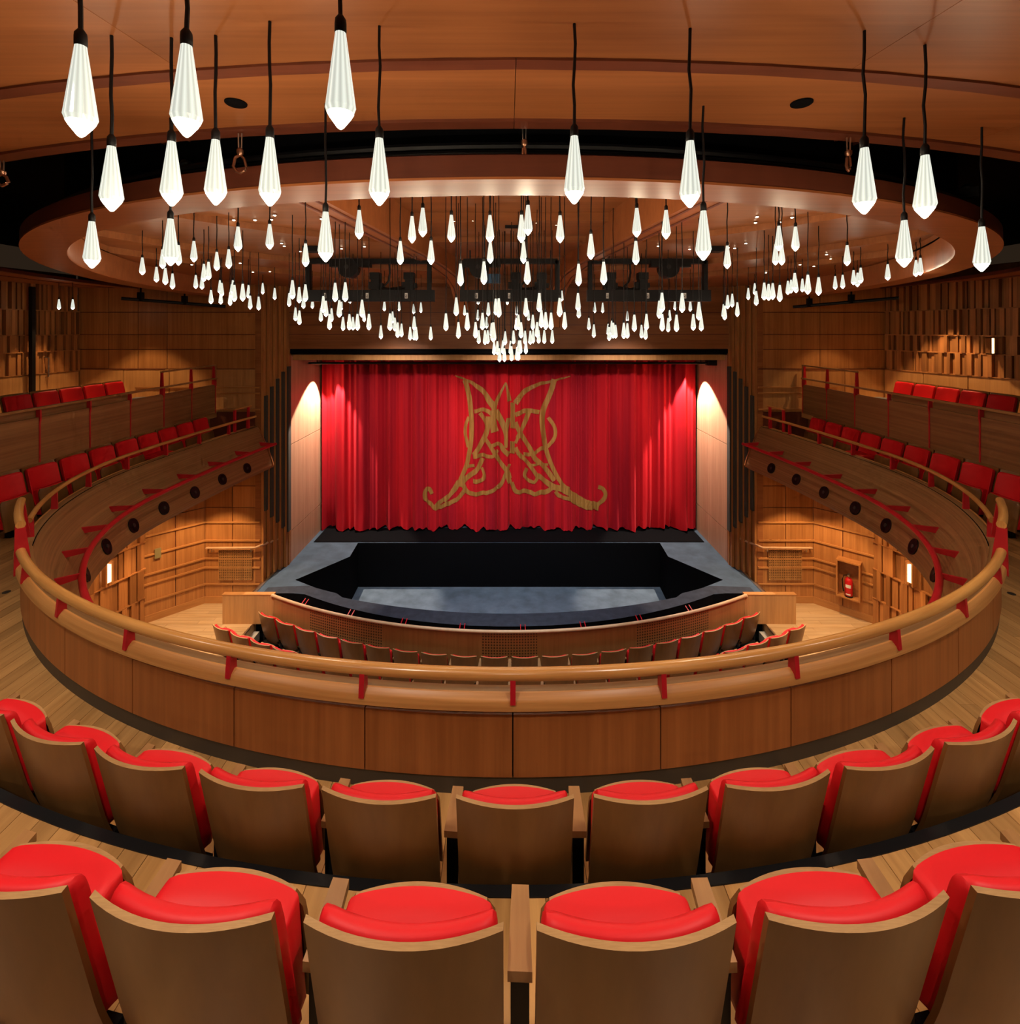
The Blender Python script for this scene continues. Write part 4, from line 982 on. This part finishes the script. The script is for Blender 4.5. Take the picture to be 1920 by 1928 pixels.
# ---------------------------------------------------------------- lighting bridges
for b, (xa, xb, flip) in enumerate(((575, 818, 1), (866, 1056, 1), (1105, 1336, -1))):
    d = 8.6; A, Bq = P(xa, 557, d), P(xb, 557, d); cx = (A.x + Bq.x) / 2; hw = (Bq.x - A.x) / 2
    t = empty('lighting_bridge', (cx, d, A.z), 0, ('black lighting bridge with winch drum, left of three', 'black lighting bridge in the centre above the pendants', 'black lighting bridge with winch drum, right of three')[b], 'lighting rig', 'lighting bridges')
    lob = MB().box((-hw, -.06, -.10), (hw, .06, .10)).build('lower_beam', M_BLACK, t)
    MB().box((-hw * .93, -.05, .56), (hw * .93, .05, .65)).build('upper_beam', M_BLACK, t)
    for x in (-hw * .95, hw * .92): MB().box((x - .035, -.05, .08), (x + .035, .05, .62)).build('upright', M_BLACK, t)
    m = MB(); x = -flip * hw * .32 if b != 1 else -.55
    m.tube([(x, -.10, .48), (x, .10, .48)], .17, 18); m.box((x - .32, -.07, .50), (x + .38, .07, .62)); m.build('winch_drum', M_BLACK, t)
    m = MB(); m.tube([(x - .02, -.11, .50), (x - .02, -.115, .50)], .04, 10); m.build('drum_hub', M_DGREY, t)
    for x in (flip * hw * .10, flip * hw * .62):
        m = MB(); m.box((x - .07, -.10, .10), (x + .07, .10, .30)); m.box((x - .09, -.12, .28), (x + .08, .06, .40)); m.box((x - .13, -.05, .12), (x - .07, .05, .24)); m.box((x + .07, -.05, .14), (x + .12, .05, .22)); m.build('moving_light', M_BLACK, t)
    m = MB(); m.tube([(flip * hw * .10, 0, .12), (flip * hw * .3, 0, .08), (flip * hw * .62, 0, .13)], .06, 8); m.build('cable_bundle', M_BLACK, t, True)
    m = MB(); x = flip * hw * .30; m.tube([(x, 0, .58), (x + .01, 0, .40), (x - .02, 0, .25), (x - .12, 0, .14)], .018, 8); m.build('cable_loop', M_BLACK, t, True)
    for k, x in enumerate((-hw * .7, -hw * .05, hw * .55)):
        MB().box((x, -.063, -.05), (x + .05, -.0605, .045)).build('sign_plate', M_WHITE, lob)
        m = MB(); m.box((x + .012, -.066, -.035), (x + .02, -.0635, .0)); m.box((x + .012, -.066, .012), (x + .02, -.0635, .022)); m.box((x + .028, -.066, -.04), (x + .036, -.0635, .02)); m.build('sign_symbol', M_BLACK, lob)
    if b == 1: MB().box((-.45, -.06, .22), (-.18, .06, .38)).build('connector_box', M_BLUE, t)
    for x in (-hw * .8, hw * .8): MB().box((x - .012, -.012, .64), (x + .012, .012, .80)).build('suspension', M_BLACK, t)
# ceiling speaker box, disc covers, wall pipes, carabiners
e = tag(MB().box((-.10, -.1, -.04), (.10, .1, .05)).build('projector_box', M_BLACK, None, loc=P(963, 423, 7.6)), 'small black projector box under the centre coffer', 'projector')
for x, y, z in ((590, 466, 1.25), (1342, 466, 1.25)):
    tag(MB().box((-.13, -.10, -.07), (.13, .10, .07)).build('ceiling_loudspeaker', M_BLACK, None, loc=PZ(x, y, z)), 'small dark loudspeaker box on the %s of the dome ceiling' % ('left' if x < 900 else 'right'), 'loudspeaker', 'dome loudspeakers')
for x in (444, 1509):
    o = MB().lathe([(.045, .0), (.045, -.008), (.04, -.012)], 24).build('ceiling_disc', M_VOID, None, True, loc=PZ(x, 192, 1.002)); tag(o, 'flat dark disc cover in the ceiling panel on the %s' % ('left' if x < 900 else 'right'), 'cover', 'ceiling discs')
for x0, y0, x1, y1, nm in ((228, 562, 424, 577, 'left'), (1493, 578, 1692, 561, 'right')):
    d0, d1 = (9.9, 11.2) if x0 < 900 else (11.2, 9.9)
    a, b = P(x0, y0, d0), P(x1, y1, d1); t = empty('wall_pipe', label='black lighting pipe hung below the ceiling on the %s' % nm, cat='pipe', group='wall lighting pipes')
    m = MB(); m.tube([a, b], .035, 10); m.build('tube', M_BLACK, t, True)
    for f in (.17, .58): c = a.lerp(b, f); MB().box((c.x - .045, c.y - .045, c.z - .03), (c.x + .045, c.y + .045, c.z + .16)).build('clamp', M_BLACK, t); MB().box((c.x - .012, c.y - .012, c.z + .1), (c.x + .012, c.y + .012, Z(1.0))).build('rod', M_BLACK, t)
for i, (x, y0, y1, kx) in enumerate(((452, 255, 326, 1), (987, 238, 308, .25), (1597, 262, 322, .3), (4, 305, 350, 1))):
    a, b = P(x, y0, 2.44), P(x, y1, 2.44); t = empty('rigging_hook', (a.x, 2.44, b.z), 0, 'bronze carabiner hook hanging in the ceiling gap, ' + ('second from left', 'third from left', 'rightmost', 'leftmost')[i], 'hook', 'rigging hooks')
    H = a.z - b.z; w = .034 * kx
    m = MB(); m.tube([(-w * .7, 0, H * .42), (-w, 0, H * .18), (-w * .5, 0, .008), (0, 0, 0), (w * .7, 0, .012), (w * .95, 0, H * .15), (w * .6, 0, H * .38), (0, 0, H * .48), (-w * .7, 0, H * .42)], .007, 8); m.build('loop', M_COPPER, t, True)
    m = MB(); m.lathe([(.010, H * .46), (.016, H * .52), (.016, H * .62), (.008, H * .66)], 10); m.build('swivel', M_COPPER, t, True)
    m = MB(); m.tube([(-.007, 0, H * .64), (-.009, 0, H * 1.05)], .004, 6); m.tube([(.007, 0, H * .64), (.009, 0, H * 1.05)], .004, 6); m.build('strap', M_STEEL, t, True)
# theatre lanterns in the gap
for i, (x, y, d) in enumerate(((140, 402, 4.2), (350, 318, 2.95), (395, 325, 3.0), (1525, 335, 2.95), (1585, 325, 3.0), (1820, 360, 3.6), (1850, 400, 4.2))):
    c = P(x, y, d); t = empty('spot_lantern', c, (x - 956) / 900, 'small black theatre lantern clamped in the ceiling gap, ' + ORD[i] + ' from the left', 'lantern', 'lanterns in the ceiling gap')
    MB().box((-.03, -.06, -.05), (.03, .05, .02)).build('body', M_BLACK, t); m = MB(); m.lathe([(.028, .0), (.034, .03), (.02, .05)], 12); m.build('yoke', M_BLACK, t, True)
# downlights in the dome and side soffits
dl = [(364,416),(440,414),(480,414),(511,413),(517,405),(605,412),(632,408),(290,467),(283,480),(363,490),(361,498),(452,495),(476,512),(508,511),(530,458),(535,463),(565,473),(643,468),(686,464),(1010,419),(855,416),(890,415),(1047,423),(1302,409),(1425,408),(1422,419),(1468,418),(1491,409),(1568,416),(1404,458),(1371,466),(1383,467),(1588,465),(1639,465),(1635,481),(1556,479),(1564,487),(1506,498),(1532,501),(1442,513),(1239,463),(1298,469),(1742,450)]
m = MB(); m.lathe([(.016, 0), (.016, -.004), (.012, -.006)], 10); ME_DLL = m.mesh('lens', M_LIGHT)
m = MB(); m.lathe([(.030, 0), (.030, -.003), (.017, -.004)], 12); ME_DLR = m.mesh('bezel', M_STEEL)
for i, (x, y) in enumerate(sorted(dl)):
    z = 1.33 if y < 440 else (1.25 if y < 470 else 1.16 if y < 495 else 1.07)
    if 840 < x < 1060: z = 1.61
    t = empty('downlight', PZ(x, y, z), 0, 'tiny bright recessed downlight in the dome ceiling, %s counted from the left' % ORD[i], 'downlight', 'dome downlights')
    link('lens', ME_DLL, t, (0, 0, -.004)); link('bezel', ME_DLR, t)
# seat number plate on the tier floor
pl = empty('seat_number_plate', PZ(33, 1648, -2.326), .62, 'small steel seat number plate with red digits on the floor planks', 'plate')
MB().lathe([(.045, 0), (.045, .003)], 20).build('disc', M_STEEL, pl)
cu = bpy.data.curves.new('digits', 'FONT'); cu.body = '08'; cu.size = .06; cu.align_x = 'CENTER'; cu.align_y = 'CENTER'; cu.extrude = .0008; cu.materials.append(M_REDM)
o = link('digits', cu, None)
bpy.context.view_layer.update(); dm = bpy.data.meshes.new_from_object(o); bpy.data.objects.remove(o)
link('digits', dm, pl, (0, 0, .004))
for x, y in ((10, 1322), (1908, 1323), (12, 1115), (1904, 1118)):
    o = MB().lathe([(.035, 0), (.035, .004), (.028, .006)], 18).build('floor_vent', M_KICK, None, True, loc=PZ(x, y, -2.829)); tag(o, 'round brown floor vent in the circle planks, %s' % {(10, 1322): 'nearer one on the left', (1908, 1323): 'nearer one on the right', (12, 1115): 'farther one on the left', (1904, 1118): 'farther one on the right'}[(x, y)], 'floor vent', 'floor vents')

# ---------------------------------------------------------------- crystal pendants
PEND = """
111,563,589 137,563,589 152,83,258 173,415,505 210,273,398 267.9,484.2,517.6 294.5,501.9,531.4 306.1,468.9,505.7 
311.2,503.8,536.2 321,410,500 323,264,388 324.7,514.3,544.2 335.9,460.7,499.4 351,82,258 364.9,453,493.3 
368.5,517.3,543.5 380.2,519.1,544.8 383.8,496.2,529.9 392.5,492.2,527 397.2,545.5,572.1 406,261,386 408.1,473.6,509.6 
413.9,527,550.3 415.5,547.4,572.8 417.5,532.1,557.5 430.6,468.6,505.7 433.2,549.6,573.5 436.1,534.7,560.4 
438.3,527,551.7 441.2,535.8,567.7 448,425.8,473.7 456.9,533.6,567 467.8,536.2,559.4 470.9,556.1,581.2 486.9,558,582.2 
494.5,532.4,553.9 507.7,421,469.4 508,257,388 517,541.7,564.3 544.3,551.4,577.1 550.5,526.8,563.1 556.2,578.3,603.5 
563.2,539.7,570.5 563.6,584.1,611.6 571.3,555.3,580.2 574.9,534.6,567.7 575.2,457.7,502.1 588.1,559.6,580.9 
604,579.9,604.6 608.5,556.5,588.7 613,397,493 613.5,565.7,597.3 620.3,590.7,621.4 624.1,579.9,604.3 630.9,531.6,568.2 
638.7,564.3,597.6 641,58,243 642.6,563.8,584.1 645.7,596,622.6 649.9,530.8,568.2 657.7,590.7,621.4 658.5,552.9,571.6 
664.4,596.2,621.7 672.9,590.3,621.9 676.1,394.7,449.8 681.5,563.5,597.6 685.4,584.1,605.8 694.4,590.3,621.4 
714,258,387 717,612.1,638.2 723.5,564.3,585.6 734.1,589.3,622.3 738.9,585.8,608.7 743.3,597.6,621.9 748.6,606.4,635.7 
751.2,566.4,585.4 753.5,453,498.1 755.8,608.7,634.3 772,614.9,640.5 775.6,406.2,457.5 778.7,571.7,591.1 
779.3,619.3,640.5 779.6,595.1,618.4 783.5,615.2,639.6 792.3,569,588.8 795.8,390.3,445.9 810.8,614.5,639.2 
811.4,452.1,498.1 839.4,589.3,622.8 849.6,403.7,456.1 858.8,559.3,594.6 862.9,605.7,636.9 866.9,495.5,538.2 
874.5,574.3,593.7 879.6,588.1,622.3 895.1,605.6,636.7 899.5,582.7,603.4 900.2,553.8,573.7 901.2,621.1,646.1 
908.2,588.1,620.9 910.9,491.4,535.5 912.9,621.1,648.8 916.2,596.3,618.4 918,621.1,646.9 919.2,568.9,593.9 
922.3,404.1,457 922.8,453.5,495.8 925.3,607.5,633.8 928.6,606,644 930.1,642.5,668 933,561.6,592.9 936.2,641.8,666.3 
938.9,560.8,597.3 940.3,654.9,680.1 946.6,640.3,665.1 949.5,654.9,680.4 950.8,623.1,647.9 954.9,554.3,573.7 
961.2,641,667.3 962.9,651.2,679.7 966.6,621.6,648.3 971.7,598.8,621.4 972.4,574.7,594.1 973.1,652.4,678.2 
975.8,591.5,620.6 975.8,652.4,677.5 976.8,640.3,664.4 979.7,640.3,666.3 980.9,606,636.7 981.5,403.6,456.7 
985.5,453.5,495.8 988.4,622.1,646.1 989.9,560.4,595.8 989.9,640.3,666.6 992.6,491.4,535.5 
993.8,385,442.9 995,583.7,603.6 998.2,622.1,648 1003,591.9,620.6 1003.5,620.6,645.4 1011,605.6,635.2 1014,620.6,646.4 
1015,551.1,587.1 1019.1,582.7,617 1024.5,620.6,646.9 1027.1,587.1,621.4 1037.3,587.8,620.6 1039.5,620.6,646.9 
1053.3,560.1,596.3 1054.3,404.5,457 1057.7,546.7,565.2 1062.8,587.1,619.9 1081,254,384 1088,551.1,585.6 
1089.1,495.8,538.2 1089.5,571,598.8 1108.5,598.1,621.1 1112.3,439.4,488.4 1117.8,610.1,635.7 1119.4,569,589 
1134.4,569.4,589 1136.3,491.9,536 1144.6,609.2,630.8 1146.7,615.2,641.3 1151.7,603.1,631.6 1154.3,606.9,636.9 
1158.7,611,636.9 1174.2,606.9,637.5 1180.8,585.4,605.2 1180.9,607.8,636.9 1194,591.6,624.1 1196.9,452.9,498.5 
1198.6,390.7,446.4 1207.5,611,636.6 1215.2,612.1,639 1216.8,590.3,621.4 1240.9,565.4,599.3 1246,550.3,587.9 
1246.5,590.3,623.3 1253.8,394.5,449.8 1257.7,598.1,625 1260.4,583.6,605.1 1270.8,562.3,584.1 1273.3,591.8,624.5 
1284,550.9,588.3 1299,263,391 1299.3,564.3,586.1 1305,590.7,621.9 1315.6,567.4,602.7 1320,593.4,623 1324,395,490 
1362,572.1,598.1 1364.1,574.7,602.3 1369,461.6,505.8 1369.6,555,579.4 1378.3,552.5,578.3 1387.9,568.5,596 
1408.5,541.7,564.3 1420.6,532.8,554.6 1423.5,547.4,575 1438.5,531.4,564.8 1446.8,533.9,565.8 1454.5,532.4,564.8 
1459.8,459.2,499 1466.1,424.3,471.8 1467.8,535.8,567.7 1471.6,460.2,499 1483.1,528.1,554.6 1489,526.3,550 
1495.9,513.2,547.4 1497.3,425.8,472.9 1498.5,524.1,551.4 1510.4,524.1,548.4 1520.6,516.6,553.9 1540.9,521.2,556.1 
1572.1,519.5,544.9 1586.2,516.9,543.5 1594.6,460.7,500.2 1606.7,507.9,536.2 1614.2,512.9,540.1 1620.1,503.4,533.3 
1627,276,403 1671,496.7,527.7 1696.7,493.3,519.3 1702,413,503 1724.3,489,520.7 1732.3,485,518.3 1741,290,411 
1848,425,511 
"""
LP = .226
m = MB()
NF = 12
def ringv(r, z, star=0.0): return [(r * (1 - star * (k % 2)) * cos(2*pi*k/(2*NF)), r * (1 - star * (k % 2)) * sin(2*pi*k/(2*NF)), z) for k in range(2 * NF)]
def loft(m, rings):
    b = len(m.v); n = len(rings[0])
    for r in rings: m.v += r
    for i in range(len(rings) - 1):
        for k in range(n): m.f.append((b + i*n + k, b + i*n + (k+1) % n, b + (i+1)*n + (k+1) % n, b + (i+1)*n + k)); m.mi.append(0)
    m.f.append(tuple(b + k for k in range(n))); m.mi.append(0); e = b + (len(rings) - 1) * n
    m.f.append(tuple(e + k for k in range(n - 1, -1, -1))); m.mi.append(0)
m = MB(); loft(m, [ringv(.0115, 0), ringv(.013, -.012, .03), ringv(.0345, -.178, .07), ringv(.030, -.190, .05)]); ME_GLASS = m.mesh('crystal', M_CRYS)
m = MB(); loft(m, [ringv(.0295, -.190), ringv(.024, -.200), ringv(.008, -.222), ringv(.003, -.226)]); ME_TIP = m.mesh('tip', M_TIP)
m = MB(); m.lathe([(.006, .036), (.0125, .026), (.0135, .016), (.0135, -.004), (.012, -.006)], 12); ME_PCAP = m.mesh('cap', M_BLACK, True)
def ceil_z(x, y):
    q = (x / 6.38) ** 2 + ((y - RC) / 7.7) ** 2
    if q < 1 or y > RC:
        if abs(x) < wedge_x(y) - .1: return 1.62 if y < 6 else 1.72 if y < 7.2 else 1.60 if y < 8.4 else 1.50 if y < 10.2 else 1.38
        for (a, b, c), z in (((4.2, 3.55, 3.9), 1.34), ((5.35, 5.35, 4.7), 1.26), ((5.85, 6.5, 5.2), 1.17)):
            if (x / a) ** 2 + ((y - c) / b) ** 2 < 1: return z
        return 1.08
    return 1.0
plist = []
for tok in PEND.split():
    x, a, b = map(float, tok.split(',')); d = F * LP / (b - a)
    if x < 150 and a > 500: d = 10.45
    if d > 11.2: d = 11.2 - random.uniform(0, 1.2)
    if 8.25 < d < 9.0: d = 8.2 - random.uniform(0, .2)          # hang clear of the lighting bridges
    for q in plist:
        if abs(q[0] - x) < 10 and abs(q[1] - a) < 30 and abs(q[3] - d) < .15: d += .18 if d < 8 else -.18
    plist.append((x, a, b, d))
zones = {}
for x, a, b, d in sorted(plist):
    big = b - a > 80
    if big: zn = ('large', 'large lit crystal pendant hanging close by, %s large one from the left')
    elif b - a > 38: zn = ('mid', 'mid-sized lit crystal pendant inside the ceiling ring, %s of that size from the left')
    elif x < 560: zn = ('l', 'small lit crystal pendant in the far left cluster, %s from the left')
    elif x < 830: zn = ('lc', 'small lit crystal pendant before the left lighting bridge, %s from the left')
    elif x < 1100: zn = ('c', 'small lit crystal pendant in the dense central cluster, %s from the left')
    elif x < 1350: zn = ('rc', 'small lit crystal pendant before the right lighting bridge, %s from the left')
    else: zn = ('r', 'small lit crystal pendant in the far right cluster, %s from the left')
    k = zones.get(zn[0], 0); zones[zn[0]] = k + 1
    top = P(x, a, d)
    t = empty('crystal_pendant', top, random.uniform(0, .5), zn[1] % ORD[k], 'pendant lamp', 'crystal pendant lamps')
    link('crystal', ME_GLASS, t); link('tip', ME_TIP, t); link('cap', ME_PCAP, t)
    if b - a > 30 or k % 3 == 0:                     # the lamp's own light, leaving just below the tip
        l = bpy.data.lights.new('pendant_light', 'POINT'); l.energy = 3.4 if big else 4.0 if b - a > 38 else 1.2; l.color = (1.0, .80, .55); l.shadow_soft_size = .02
        lo = bpy.data.objects.new('pendant_light', l); COL.objects.link(lo); lo.parent = t; lo.location = (0, 0, -.255)
    H = Z(ceil_z(top.x, top.y)) - top.z
    n = 5; w = .003; ph = random.uniform(0, 6)
    m = MB(); m.tube([(w * sin(ph + q * 1.7) * (q not in (0, n)), w * cos(ph + q * 2.1) * (q not in (0, n)), .03 + (H - .03) * q / n) for q in range(n + 1)], .0052, 6); m.build('cable', M_BLACK, t, True)
